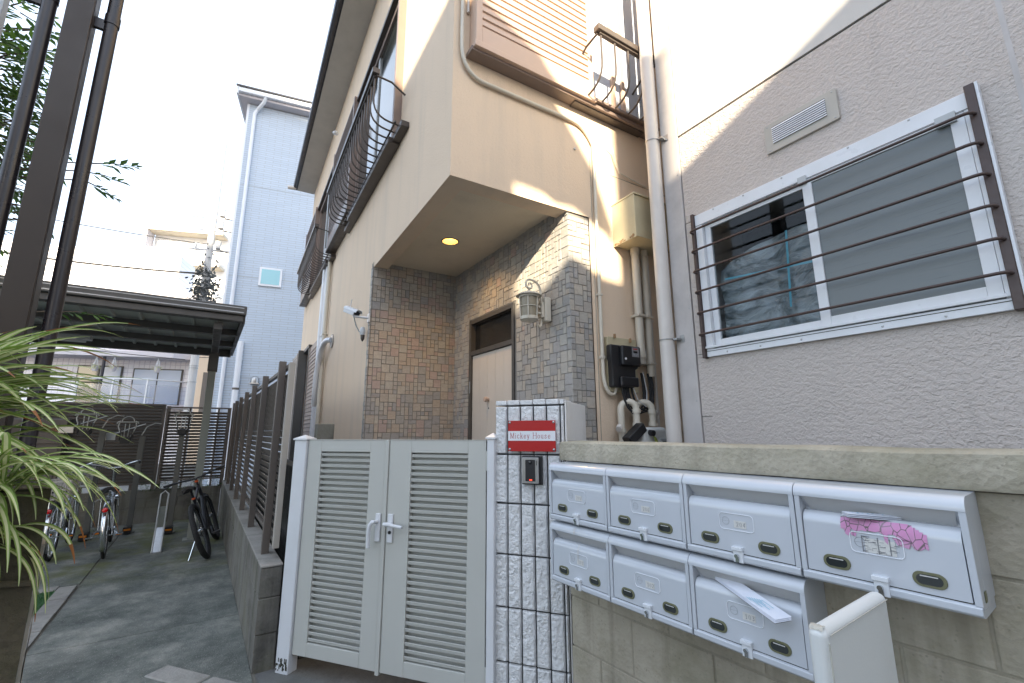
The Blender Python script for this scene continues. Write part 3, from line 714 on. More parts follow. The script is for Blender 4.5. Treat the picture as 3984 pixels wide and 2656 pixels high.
# window
wf = MB()
wf.box(2.362, 3.952, -.03, .030, 3.085, 3.180); wf.box(2.362, 3.952, -.03, .026, 2.038, 2.095); wf.box(2.362, 3.952, -.03, .040, 2.100, 2.118)
wf.box(3.895, 3.952, -.03, .028, 2.095, 3.085); wf.box(2.362, 2.392, -.03, .028, 2.095, 3.085)
wo = wf.build('window', M['alu'], nb, bevel=.003)
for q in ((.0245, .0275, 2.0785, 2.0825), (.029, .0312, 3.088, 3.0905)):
    b = MB(); b.box(2.37, 3.95, *q); b.build('track_shadow', M['grime_and_shade'], wo)  # dark strips painted in as the shadow of the sash track
def sash(x0, x1, z0, z1, y, w, wb, wt, mat, nm):
    b = MB(); b.box(x0, x0+w, y-.025, y, z0, z1); b.box(x1-w, x1, y-.025, y, z0, z1); b.box(x0+w, x1-w, y-.024, y-.001, z0, z0+wb); b.box(x0+w, x1-w, y-.024, y-.001, z1-wt, z1)
    b.build(nm, M['alu'], wo, bevel=.002)
    b = MB(); b.box(x0+w-.004, x1-w+.004, y-.014, y-.010, z0+wb-.004, z1-wt+.004); b.build('pane' if mat != 'screen' else 'insect_screen', M[mat], wo)
sash(3.10, 3.893, 2.118, 3.085, -.004, .045, .045, .035, 'clear', 'sash')
sash(2.393, 3.165, 2.118, 3.084, .027, .055, .050, .030, 'screen', 'sash')
b = MB(); b.box(2.445, 3.115, .0135, .0155, 2.166, 2.172); b.box(2.445, 2.451, .0135, .0155, 2.166, 3.05); b.box(3.109, 3.115, .0135, .0155, 2.166, 3.05); b.build('screen_gasket', M['black'], wo)
for q in ((2.42, 2.50, .027, .046, 3.045, 3.10), (3.13, 3.18, .027, .042, 3.055, 3.11)):
    b = MB(); b.box(*q); b.build('bar_bracket', M['alu_grey'], wo)
# what shows through the clear pane
b = MB(); b.box(3.1, 3.94, -.62, -.6, 2.05, 3.17); b.box(3.10, 3.94, -.6, -.05, 2.05, 2.1); b.build('dark_room', M['room'], wo)
b = MB()
def crum(i, j):
    x = 3.12 + .74*i; top = 2.845 - .12*(i-.25)**2*4*.5; z = 2.13 + (top-2.13)*j
    y = -.085 - .02*math.sin(j*3) + .030*noise.noise(Vector((x*5, z*7, 0))) + .016*noise.noise(Vector((x*13 + z*9, z*16, 3))) + .03*j*j*noise.noise(Vector((x*4, 0, 8)))
    return (x, y, z)
b.grid(crum, 60, 50); b.build('plastic_sheet', M['plastic'], wo, smooth=True)
b = MB()
for (x0, z0), (x1, z1) in (((3.80, 2.62), (3.16, 2.56)), ((3.33, 2.83), (3.36, 2.30))):
    L = Vector((x1-x0, z1-z0)); p = Vector((-L.y, L.x)).normalized()*.007
    for k in range(12):
        q0 = Vector((x0, z0)) + L*k/12; q1 = Vector((x0, z0)) + L*(k+1)/12
        b.quad((q0.x-p.x, -.052, q0.y-p.y), (q0.x+p.x, -.052, q0.y+p.y), (q1.x+p.x, -.052, q1.y+p.y), (q1.x-p.x, -.052, q1.y-p.y))
b.build('blue_tape', M['tape'], wo)
for x in (2.62, 2.9, 3.25, 3.55, 3.82):
    for z, y in ((3.168, .030), (2.058, .026)):
        b = MB(); b.lathe([(.007, 0), (.005, .004), (0, .005)], n=8); o = b.build('screw', M['steel'], wo); o.location = (x + rnd.uniform(-.04, .04), y, z); o.rotation_euler = (R(-90), 0, 0)
gr_ = MB(); gr_.box(3.953, 3.978, .002, .050, 2.030, 3.195); go_ = gr_.build('window_grille', M['brown'], nb, bevel=.004)
gr_ = MB(); gr_.box(2.334, 2.372, .002, .056, 2.030, 3.200); gr_.build('grille_post', M['brown'], go_, bevel=.004)
b = MB(); b.box(2.322, 2.333, .002, .05, 2.03, 3.2); b.build('grille_edge', M['alu'], go_)
bm_ = MB(); bm_.tube([(3.965, .045, 0)] + bez((3.966, .06, 0), (3.966, .098, 0), (3.93, .098, 0), 5) + [(2.42, .098, 0)] + bez((2.40, .098, 0), (2.352, .098, 0), (2.352, .055, 0), 5), .0085, 10)
me = bm_.mesh('grille_bar', M['brown'], True)
for i in range(6): o = mobj('grille_bar', me, go_); o.location = (0, 0, 2.203 + i*.1655)

# ================================================================== CREAM HOUSE
C0 = Vector((-.413, 2.749, 0))
hs = root('cream_house', C0, -31, 'cream stucco house with overhanging upper floor and stone clad porch', 'house')
ZS, ZT, FL = 3.2, 7.28, 8.62
# facade along x (y=0, facing +y); street front along -y (x=0, facing -x)
def wallbox(mb, x0, x1, z0, z1, holes):
    xs_ = sorted({x0, x1, *[h[0] for h in holes], *[h[1] for h in holes]}); zs_ = sorted({z0, z1, *[h[2] for h in holes], *[h[3] for h in holes]})
    for a, c in zip(xs_, xs_[1:]):
        for d, e in zip(zs_, zs_[1:]):
            mx_, mz_ = (a+c)/2, (d+e)/2
            if any(h[0] < mx_ < h[1] and h[2] < mz_ < h[3] for h in holes): continue
            mb.add([(a,0,d),(c,0,d),(c,0,e),(a,0,e)], [(0,1,2,3)])
W1 = (1.26, 3.12, 4.235, 5.95); W2 = (4.86, 6.72, 4.235, 5.95)
b = MB(); wallbox(b, 0, FL, ZS, ZT, [W1, W2])
wallbox(b, 2.02, FL, 0, ZS, [(6.55, 7.3, .5, 3.06)])
b.build('side_wall', M['cream'], hs)
b = MB(); b.add([(0,0,ZS),(0,-3.4,ZS),(0,-3.4,ZT+.3),(0,0,ZT+.3)], [(0,1,2,3)]); b.add([(0,-1.215,0),(0,-3.4,0),(0,-3.4,ZS),(0,-1.215,ZS)], [(0,1,2,3)])
b.add([(FL,0,0),(FL,-3.4,0),(FL,-3.4,ZT),(FL,0,ZT)], [(0,1,2,3)]); b.add([(.0,-3.4,0),(FL,-3.4,0),(FL,-3.4,ZT),(0,-3.4,ZT)], [(0,1,2,3)])
b.build('front_wall', M['cream'], hs)
b = MB(); b.box(-.002, .004, -1.252, -1.246, 0, 4.0); b.box(-.002, .004, -3.3, -1.4, 3.655, 3.66); b.build('wall_joint', M['strip'], hs)
b = MB(); b.lathe([(.011, 0), (.011, .01), (0, .014)], n=10); o = b.build('wall_plug', M['steel'], hs); o.location = (0, -1.09, 3.773); o.rotation_euler = (0, R(-90), 0)
# overhang rim and porch ceiling
b = MB(); b.box(0.001, 2.02, -.145, -.001, ZS, ZS+.10); b.box(0.001, .145, -1.02, -.145, ZS, ZS+.10); b.build('overhang_rim', M['cream'], hs)
LX, LY = 1.12, -.48; CX0, CX1, CY0, CY1 = .145, 2.0, -1.04, -.145; zc_ = ZS+.055
angs = sorted({R(k*15) for k in range(24)} | {math.atan2(y-LY, x-LX) % (2*math.pi) for x in (CX0, CX1) for y in (CY0, CY1)})
def edge_pt(a):
    c, s_ = math.cos(a), math.sin(a); t_ = min(((CX1-LX)/c if c > 1e-9 else (CX0-LX)/c if c < -1e-9 else 1e9), ((CY1-LY)/s_ if s_ > 1e-9 else (CY0-LY)/s_ if s_ < -1e-9 else 1e9))
    return (LX + c*t_, LY + s_*t_, zc_)
b = MB(); n_ = len(angs)
b.add([(LX + .074*math.cos(a), LY + .074*math.sin(a), zc_) for a in angs] + [edge_pt(a) for a in angs], [(i, (i+1) % n_, n_ + (i+1) % n_, n_ + i) for i in range(n_)])
b.box(CX0, CX1, CY0, CY1, ZS+.16, ZS+.2); b.build('porch_ceiling', M['soffit'], hs)
b = MB(); b.box(.55, 2.05, -1.05, -.05, -.02, .27); b.build('porch_floor', M['paver'], hs, bevel=.01)
dl = MB(); dl.lathe([(.083, -.004), (.083, .002), (.074, .002), (.074, -.004), (.083, -.004)], n=28, cap=False)
lt = dl.build('downlight', M['dark_frame'], hs, smooth=True); lt.location = (LX, LY, ZS+.055)
b = MB(); b.lathe([(.0735, -.002), (.066, .03), (.045, .065)], n=28, cap=False); b.build('reflector', M['lamp_cone'], lt, smooth=True)
b = MB(); b.lathe([(0, .050), (.030, .056), (.040, .066)], n=24); lo = b.build('bulb', M['lamp'], lt); lo.location = (0, 0, -.002)
ld = bpy.data.lights.new('porch_lamp', 'SPOT'); ld.energy = 9; ld.color = (1, .62, .26); ld.spot_size = R(140); ld.spot_blend = .8; ld.shadow_soft_size = .04
lobj = bpy.data.objects.new('porch_lamp', ld); COL.objects.link(lobj); lobj.parent = lt; lobj.location = (0, 0, -.012)
# stone cladding: sits proud of a dark grout bed
DO = Vector((.46, 3.245, 0)); DAZ = -33
Ainv = (Matrix.Translation(C0) @ Matrix.Rotation(R(90+31), 4, 'Z')).inverted()
dframe = Ainv @ (Matrix.Translation(DO) @ Matrix.Rotation(R(90-DAZ), 4, 'Z'))   # x along the door wall, y outwards
dw = lambda x, y, z: dframe @ Vector((x, y, z))
clad = MB()
clad.M = dframe; clad.box(.042, .80, -.08, -.004, .27, ZS+.06); clad.box(.80, 2.04, -.08, -.004, 2.645, ZS+.06); clad.box(1.655, 2.04, -.08, -.004, .27, 2.645); clad.M = None
clad.box(2.012, 2.10, -1.0, .0, .27, ZS+.06); clad.box(.012, .06, -1.215, -1.008, .2, ZS+.02); clad.box(2.012, 2.07, -.01, .010, .27, ZS)
co = clad.build('stone_cladding', M['grout'], hs)
U = .0432; stones = []; sr = random.Random(11)
def pack(nu, nv, blocked):
    occ = [[blocked(i, j) for j in range(nv)] for i in range(nu)]; res = []
    order = [(i, j) for j in range(nv) for i in range(nu)]
    for i, j in order:
        if occ[i][j]: continue
        opts = [(2,2)]*4 + [(1,2)]*2 + [(2,1)]*2 + [(1,1)]*5; sr.shuffle(opts)
        for w, h in opts + [(1,1)]:
            if i+w <= nu and j+h <= nv and all(not occ[i+a][j+c] for a in range(w) for c in range(h)): break
        for a in range(w):
            for c in range(h): occ[i+a][j+c] = True
        res.append((i, j, w, h))
    return res
def stone_set(org, ud, nd, nu, nv, z0, blocked=lambda i, j: False, uu=U, lamp_tint=0.):
    for i, j, w, h in pack(nu, nv, blocked):
        g_ = .0018; u0, u1 = i*uu + g_, (i+w)*uu - g_; zz0, zz1 = z0 + j*U + g_, z0 + (j+h)*U - g_
        d = .003 + sr.random()*.004
        jit = lambda: sr.uniform(-.0014, .0014)
        P = lambda u, z, n: org + ud*u + nd*n + Vector((0, 0, z))
        base = [(u0+jit(), zz0+jit()), (u1+jit(), zz0+jit()), (u1+jit(), zz1+jit()), (u0+jit(), zz1+jit())]
        cu, cz = (u0+u1)/2, (zz0+zz1)/2
        vs = [P(u, z, -.004) for u, z in base] + [P(u + (.0016 if u < cu else -.0016), z + (.0016 if z < cz else -.0016), d + sr.uniform(-.0012, .0012)) for u, z in base]
        ctr = P(cu, cz, d); wc = (Matrix.Translation(C0) @ Matrix.Rotation(R(121), 4, 'Z')) @ ctr
        dist = (wc - Vector((0,0,1.5))).length
        vis = 1 if wc.z > 1.40 else .02
        wts = [1.0, .9, 1.0, .75, 1.1, .8, 1.0, .45, 1.2, .45]
        if lamp_tint and cz > 1.9: wts = [1.0, .5, 1.0, 1.4, .4, 1.3, .9, .8, .4, 1.3]  # warmer stones higher up carry the lamp's orange light in their colour
        if not lamp_tint: wts = [1.1, 1.2, .7, .15, 1.1, .3, 1.1, .5, 1.3, .1]
        mi = sr.choices(range(10), wts)[0]
        stones.append(((u1-u0)*(zz1-zz0)/dist**2*vis, vs, mi))
X1, Y1 = Vector((1,0,0)), Vector((0,1,0))
stone_set(Vector((2.012, -.955, 0)), Y1, -X1, 22, 69, .28, uu=.0434, lamp_tint=1)           # left wall of the porch
dU = (dw(1,0,0) - dw(0,0,0)).normalized(); dN = (dw(0,1,0) - dw(0,0,0)).normalized()
stone_set(dw(.037, -.004, 0), dU, dN, 46, 69, .28, lambda i, j: 17 <= i <= 37 and j*U + .28 < 2.64, lamp_tint=0)   # door wall
stone_set(Vector((.012, -1.215, 0)), Y1, -X1, 5, 67, .28, uu=.0428)                     # narrow street-facing return
stone_set(Vector((2.004, .008, 0)), X1, Y1, 1, 67, .28, uu=.062)                        # edge beside the side wall
stones.sort(key=lambda s: -s[0]); fq = [(0,3,2,1),(4,5,6,7),(0,1,5,4),(1,2,6,5),(2,3,7,6),(3,0,4,7)]
for k, (a, vs, mi) in enumerate(stones[:298]):
    m = MB(); m.add(vs, fq); m.build('stone', STONES[mi], co)
rest = MB()
for a, vs, mi in stones[298:]: rest.add(vs, fq, mi)
ro = rest.build('stone', STONES, co); ro['kind'] = 'stuff'
# entrance door in its own frame
de = bpy.data.objects.new('entrance', None); COL.objects.link(de); de.parent = hs; de.matrix_local = dframe
b = MB(); b.box(.80, .838, -.07, .012, .27, 2.645); b.box(1.617, 1.655, -.07, .012, .27, 2.645); b.box(.838, 1.617, -.07, .010, 2.60, 2.645); b.box(.838, 1.617, -.07, .008, 2.268, 2.312); b.build('door_frame', M['dark_frame'], de, bevel=.003)
b = MB(); b.box(.838, 1.617, -.05, -.045, 2.312, 2.60); b.build('transom_pane', M['glass_dark'], de)
for i in range(5):
    b = MB(); x = .850 + i*.1525; b.box(x + .0012, x + .1513, -.045, -.012, .29, 2.262); b.build('door_board', M['door'], de, bevel=.0018)
b = MB(); b.lathe([(.016, 0), (.018, .01), (.026, .03), (.022, .045), (0, .05)], n=16); o = b.build('door_knob', M['tan_lou'], de, smooth=True); o.location = (1.285, -.012, 1.80); o.rotation_euler = (R(-90), 0, 0)
b = MB(); b.cyl((1.278, -.013, 1.715), (1.278, -.010, 1.715), .008, 10); b.build('keyhole', M['black'], de)
for z in (.6, 1.88):
    b = MB(); b.cyl((1.628, .006, z), (1.628, .006, z+.12), .008, 10); b.build('hinge', M['steel'], de)
# eaves, gutter, roof
b = MB(); b.box(-.5, FL+.08, 0.001, .36, ZT, ZT+.02); b.build('eave', M['eave'], hs)
b = MB(); b.box(-.5, FL+.08, .36, .385, ZT-.005, ZT+.14); b.build('fascia', M['eave'], hs)
b = MB(); b.prism([(.386, ZT+.02), (.44, ZT+.0), (.475, ZT+.02), (.48, ZT+.12), (.386, ZT+.12)], 'x', -.5, FL+.10); b.build('gutter', M['navy'], hs)
b = MB(); b.add([(-.6, .46, ZT+.14), (FL+.15, .46, ZT+.14), (FL+.15, -1.7, ZT+1.2), (-.6, -1.7, ZT+1.2), (-.6, -3.9, ZT+.14), (FL+.15, -3.9, ZT+.14)], [(0,1,2,3), (3,2,5,4)]); b.build('roof', M['navy'], hs)
b = MB(); b.cyl((FL+.02, .42, ZT+.02), (FL+.02, .60, ZT-.0), .045, 12); b.build('gutter_outlet', M['pvc_grey'], hs)
# ---- windows of the upper floor with shutter boxes and railings
def shutter_box(name, x0, x1, z0, z1, d, mat, parent, xf, n=None, base='brown_alu', dz=.0635, z_first=.18):
    """louvred storage box; xf maps (u, depth, z) to parent space"""
    b = MB(); b.M = xf; b.box(x0, x1, 0.002, d-.012, z0, z1); b.box(x0, x0+.05, d-.012, d, z0, z1); b.box(x1-.05, x1, d-.012, d, z0, z1); b.box(x0+.05, x1-.05, d-.012, d-.001, z0, z0+z_first-.01)
    o = b.build(name, M[mat], parent, bevel=.003)
    nn = int((z1 - z0 - z_first)/dz)
    m = MB(); m.M = xf
    sl = MB(); sl.M = xf; sl.prism([(d-.012, 0), (d-.0005, .004), (d-.0005, .008), (d-.010, dz-.006), (d-.012, dz-.006)], 'x', x0+.05, x1-.05); me = sl.mesh('louvre', M[mat])
    for i in range(nn): s = mobj('louvre', me, o); s.location = (0, 0, z0 + z_first + i*dz)
    b = MB(); b.M = xf; b.box(x0-.012, x1+.012, .002, d+.012, z0-.05, z0-.004); b.box(x0+.02, x1-.02, .002, d-.03, z0-.06, z0-.05); b.build('box_sill', M[base], o, bevel=.003)
    return o
I4 = Matrix.Identity(4)
HF = Matrix.Rotation(R(-90), 4, 'Z')                     # (u, n, z) -> house front: x=-? set below
HF = Matrix(((0, -1, 0, 0), (-1, 0, 0, 0), (0, 0, 1, 0), (0, 0, 0, 1)))   # u -> -y, outward -> -x
def railing(x0, x1, z0, zt, d, parent, xf, pitch=.115, mat='brown_alu', barmat='brown_alu', lower=True):
    b = MB(); b.M = xf; b.box(x0, x1, d-.035, d+.030, zt, zt+.055); b.box(x0+.03, x1-.03, d-.02, d+.012, zt-.018, zt); o = b.build('railing', M[mat], parent, bevel=.006)
    m = MB(); m.M = xf; m.tube([(0, d-.005, zt), (0, d-.003, z0+.22)] + bez((0, d-.003, z0+.20), (0, d-.003, z0+.03), (0, d-.16, z0+.018), 6) + [(0, .03, z0+.012)], .0085, 8); me = m.mesh('bar', M[barmat], True)
    n = int((x1-x0-.10)/pitch); off = xf @ Vector((1, 0, 0))
    for i in range(n+1): s = mobj('bar', me, o); s.location = off*(x0 + .05 + i*(x1-x0-.10)/n)
    b = MB(); b.M = xf; b.box(x0+.02, x1-.02, .10, .116, z0+.016, z0+.032)
    for xx in (x0+.02, x1-.02): b.tube([(xx, d-.01, zt-.01), (xx, .16, zt-.02), (xx, .03, zt-.10)], .010, 6)
    b.box(x0-.05, x1+.05, .002, .075, z0-.045, z0+.010); b.build('base_rail', M[mat], o, bevel=.002); return o
def side_window(w, nm='window'):
    x0, x1, z0, z1 = w
    b = MB(); b.box(x0, x0+.05, -.10, .075, z0, z1); b.box(x1-.06, x1, -.10, .05, z0, z1); b.box(x0+.06, x1-.06, -.10, .05, z1-.07, z1); b.box(x0+.06, x1-.06, -.10, .05, z0, z0+.05)
    o = b.build(nm, M['brown_lou'], hs, bevel=.003); xm = (x0+x1)/2
    b = MB(); b.box(x0+.05, x1-.06, .012, .020, z0+.05, z1-.07); b.build('pane', M['glass'], o)
    b = MB(); b.box(xm-.03, xm+.03, .0205, .035, z0+.05, z1-.07); b.build('sash_stile', M['alu_grey'], o); return o
for w in (W1, W2):
    side_window(w)
    b = MB(); b.box(w[0]-.02, w[1]+.02, .002, .10, w[3], w[3]+.05); b.build('drip_cap', M['brown_alu'], hs, bevel=.003)
    b = MB(); b.box(w[0]-.01, w[1]+.03, .002, .115, w[2]-.06, w[2]-.004); b.build('sill', M['brown_alu'], hs, bevel=.003)
    shutter_box('shutter_box', w[1]+.02, w[1]+1.60, 4.345, 6.02, .13, 'brown_lou', hs, I4)
railing(1.03, 3.50, 4.235, 4.66, .31, hs, I4); railing(4.62, 7.15, 4.235, 4.66, .31, hs, I4)
b = MB(); b.lathe([(0, 0), (.04, .01), (.05, .03), (.04, .05), (0, .06)], n=14); o = b.build('vent_hood', M['alu'], hs, smooth=True); o.location = (5.0, .10, 6.6)
# street front upper window
fo = shutter_box('shutter_box', .125, 1.225, 4.235, 6.2, .118, 'tan_lou', hs, HF, base='tan_lou', dz=.0632, z_first=.152)
b = MB(); b.M = HF; b.box(1.25, 2.0, .0, .03, 4.28, 6.2); b.build('pane', M['glass_pale'], fo)
b = MB(); b.M = HF
for x in (1.232, 1.50, 1.62, 1.97): b.box(x, x+.035, .03, .06, 4.24, 6.2)
b.box(1.23, 2.0, .03, .065, 4.235, 4.29); b.build('frame', M['tan_lou'], fo)
b = MB(); b.M = HF; b.box(.10, 2.0, .002, .10, 4.165, 4.200); b.box(1.2, 2.0, .002, .13, 4.205, 4.232); b.build('track', M['brown_lou'], fo, bevel=.003)
railing(1.10, 1.80, 4.20, 4.66, .31, hs, HF, pitch=.150)
# ---- conduits and pipes on the street front
def run(name, pts, r, mat, xf=HF, clips=(), parent=None):
    b = MB(); b.M = xf; b.tube(pts, r, 10); o = b.build(name, M[mat], parent or hs, smooth=True)
    for p in clips:
        c = MB(); c.M = xf; c.box(p[0]-r*1.25, p[0]+r*1.25, .001, p[1]+r*1.15, p[2]-.010, p[2]+.010); c.build('pipe_clip', M[mat], o, bevel=.003)
    return o
run('conduit', [(.057, .022, 7.2), (.057, .022, 4.30)] + bez((.057, .022, 4.25), (.06, .022, 4.03), (.22, .022, 4.005), 8) + [(.6, .022, 4.008), (1.05, .022, 4.012)] + bez((1.08, .022, 4.01), (1.19, .022, 4.0), (1.27, .022, 3.86), 6) + [(1.275, .022, 3.6), (1.275, .022, 2.1)] + bez((1.275, .022, 1.93), (1.278, .03, 1.76), (1.36, .04, 1.77), 6) + [(1.39, .04, 1.83)], .0145, 'pvc_cream', clips=[(1.275, .022, 2.55), (1.275, .022, 2.05)])
run('conduit', [(.105, .016, 7.2), (.105, .016, 4.55)], .010, 'pvc_grey')
run('riser_pipe', [(1.665, .05, 2.02), (1.665, .05, 3.1)], .034, 'pvc_cream', clips=[(1.665, .05, 2.42)])
run('riser_pipe', [(1.765, .05, 1.925), (1.765, .05, 3.1)], .030, 'pvc_cream', clips=[(1.765, .05, 2.42), (1.765, .05, 2.03)])
for x, z, r in ((1.665, 2.985, .040), (1.765, 2.985, .036), (1.665, 2.10, .040), (1.765, 2.06, .036)):
    b = MB(); b.M = HF; b.cyl((x, .05, z-.03), (x, .05, z+.03), r, 14); b.build('pipe_coupling', M['pvc_cream'], hs, smooth=True)
run('thin_conduit', [(1.845, .02, .5), (1.845, .02, 1.66), (1.835, .02, 2.4), (1.835, .02, 3.1)], .014, 'pvc_grey', clips=[(1.845, .02, 1.64), (1.835, .02, 2.40)])
# cable box high on the wall
b = MB(); b.M = HF; b.box(1.475, 1.99, .001, .25, 3.005, 3.36); b.box(1.465, 2.0, .001, .262, 3.36, 3.375); b.box(1.470, 1.4755, .0, .255, 2.995, 3.36); bo = b.build('cable_box', M['yellow_box'], hs, bevel=.004)
b = MB(); b.M = HF; rr_ = random.Random(4)
for i in range(30): y = rr_.uniform(.01, .24); z = rr_.uniform(0, .02); b.box(1.4685, 1.4695, y, y + rr_.uniform(.004, .02), 2.996+z, 2.999+z+rr_.uniform(.002, .012))
b.build('rust', M['brown_wood'], bo)['kind'] = 'stuff'
# loose wire near the top
run('loose_wire', [(1.43, .02, 3.9), (1.47, .05, 3.88), (1.50, .04, 3.80), (1.56, .02, 3.70), (1.9, .01, 3.665)], .005, 'pvc_cream')
# wall pipes on the long side
run('drain_pipe', [(5.20, .055, 4.55), (5.20, .055, 1.0), (5.20, .055, .1)], .042, 'pvc_white', xf=I4)
run('drain_pipe', [(5.02, .045, 4.30), (5.02, .045, .1)], .030, 'pvc_white', xf=I4, clips=[(5.02, .045, 3.0), (5.02, .045, 2.0)])
run('duct_pipe', [(4.82, .045, 4.40), (4.82, .045, .1)], .032, 'pvc_cream', xf=I4, clips=[(4.82, .045, 3.0)])
run('branch_pipe', [(4.30, .02, 2.82)] + bez((4.36, .06, 2.82), (4.62, .10, 2.84), (4.80, .10, 2.55), 6) + bez((4.86, .11, 2.35), (4.90, .11, 2.1), (5.02, .09, 1.9), 5), .040, 'pvc_white', xf=I4)
b = MB(); b.prism(arc(4.28, 2.80, .10, 0, 360, 16)[:-1], 'y', .001, .02); b.build('pipe_collar', M['steel'], hs)
# ground floor shutters on the long side
shutter_box('shutter_panel', 5.36, 6.52, .45, 3.06, .05, 'brown_lou', hs, I4, dz=.068, z_first=.10)
b = MB(); b.box(6.55, 7.3, -.06, -.05, .5, 3.06); b.build('pane', M['glass_pale'], hs)
b = MB(); b.box(6.52, 6.60, .0, .06, .45, 3.10); b.box(6.52, 7.4, .001, .07, 3.06, 3.12); b.box(7.28, 7.40, .0, .16, .45, 3.12); b.build('window_frame', M['dark_frame'], hs)
shutter_box('shutter_box', 7.42, 8.35, .45, 3.08, .17, 'lou_beige', hs, I4, dz=.068, z_first=.10)

# ================================================================== THINGS FIXED TO THE HOUSE
# wall lantern
ln = root('wall_lantern', DO, DAZ, 'white wall lantern with scrolled hook on the stone porch wall', 'lantern')
cx, cy = .305, .19
b = MB(); b.prism(rrect(.245, .335, 2.345, 2.545, .012), 'y', .012, .075); ba = b.build('wall_plate', M['pvc_cream'], ln, bevel=.012)
b = MB(); b.box(.258, .322, .075, .10, 2.375, 2.50); b.box(.27, .29, .10, .125, 2.40, 2.42); b.box(.27, .29, .10, .125, 2.45, 2.47); b.build('plate_cover', M['pvc_cream'], ba, bevel=.006)
c = Vector((cx, cy, 0)); AP = []
sc = []
ZC = 2.632
for k in range(31):
    a = R(180 - k*15); r = .012 + .033*(k/30)**1.25; sc.append((cx - .012, cy - r*math.cos(a), ZC + r*math.sin(a)))
e = sc[-1]
pts_ = sc + [tuple(p) for p in bez(e, (cx-.012, cy-.105, e[2]+.004), (cx-.012, cy-.108, 2.57), 8)[1:]] + [(cx-.012, cy-.110, 2.46), (cx-.012, cy-.108, 2.34)] + [tuple(p) for p in bez((cx-.012, cy-.107, 2.33), (cx-.012, cy-.10, 2.288), (cx-.012, cy-.072, 2.318), 5)]
b = MB(); b.tube(pts_, [.0055 + .0035*min(1, k/20) for k in range(len(pts_))], 8); b.build('scroll_arm', M['pvc_cream'], ln, smooth=True)
b = MB(); b.lathe([(.0, .040), (.012, .036), (.016, .024), (.035, .018), (.075, .004), (.100, -.010), (.104, -.018), (.098, -.020), (.06, -.004), (.0, .0)], n=32); lid = b.build('lid', M['pvc_cream'], ln, smooth=True); lid.location = (cx, cy, 2.560)
b = MB(); b.lathe([(.072, 2.540), (.070, 2.45), (.064, 2.365)], (cx, cy, 0), 28, cap=False); b.build('glass_shade', M['frosted'], ln, smooth=True)
b = MB(); b.lathe([(.080, 2.527), (.082, 2.545), (.076, 2.545), (.074, 2.527), (.080, 2.527)], (cx, cy, 0), 28, cap=False)
b.lathe([(.070, 2.350), (.072, 2.374), (.062, 2.374), (.060, 2.35), (.070, 2.350)], (cx, cy, 0), 28, cap=False); b.tube([(cx + .0755*math.cos(R(a)), cy + .0755*math.sin(R(a)), 2.452) for a in range(0, 360, 15)], .0032, 6, closed=True)
for a in range(20, 380, 60): b.tube([(cx + .080*math.cos(R(a)), cy + .080*math.sin(R(a)), 2.535), (cx + .073*math.cos(R(a)), cy + .073*math.sin(R(a)), 2.352)], .0042, 6)
b.lathe([(.062, 2.352), (.05, 2.340), (.02, 2.335), (0, 2.325)], (cx, cy, 0), 20); b.build('cage', M['pvc_cream'], ln, smooth=True)
# security camera
cam_r = root('security_camera', C0, -31, 'white security camera with antenna at the porch corner', 'camera')
b = MB(); b.M = Matrix.Translation((2.12, .17, 2.715)) @ Matrix.Rotation(R(-148), 4, 'Z') @ Matrix.Rotation(R(22), 4, 'Y')
prof = [(-.038, -.030), (.038, -.030), (.042, .005), (.034, .028), (.0, .038), (-.034, .028), (-.042, .005)]
b.prism(prof, 'x', -.085, .075); cb = b.build('camera_body', M['alu'], cam_r, bevel=.006)
b2 = MB(); b2.M = b.M; b2.prism([(-.046, .008), (-.037, .034), (0, .045), (.037, .034), (.046, .008), (.042, .005), (.034, .028), (0, .038), (-.034, .028), (-.042, .005)], 'x', -.09, .105); b2.build('hood', M['alu'], cb, bevel=.002)
b2 = MB(); b2.M = b.M; b2.prism([(-.036, -.018), (.036, -.018), (.038, .012), (.0, .028), (-.038, .012)], 'x', .075, .079); b2.build('lens_panel', M['black'], cb)
b2 = MB(); b2.tube([(2.15, .185, 2.75), (2.165, .17, 2.86)], .005, 6); b2.build('antenna', M['pvc_grey'], cam_r)
b2 = MB(); b2.tube([(2.10, .16, 2.685), (2.08, .16, 2.66), (2.02, .06, 2.645), (2.015, .018, 2.645)], .012, 8); b2.box(2.0, 2.045, .012, .03, 2.60, 2.69); b2.build('mount', M['alu'], cam_r, smooth=True)
b2 = MB(); b2.tube([(2.12, .15, 2.67), (2.13, .12, 2.58), (2.14, .08, 2.515)], .006, 6); b2.build('cable', M['alu_grey'], cam_r)
b2 = MB(); b2.lathe([(0, .075), (.02, .07), (.03, .04), (.028, 0), (.02, -.012)], (2.15, .045, 2.50), 12); b2.build('cable_cap', M['alu'], cam_r, smooth=True)
b2 = MB(); b2.lathe([(.022, -.012), (.02, -.05), (.008, -.075), (0, -.08)], (2.15, .042, 2.50), 10); b2.build('drain_plug', M['brown_alu'], cam_r)
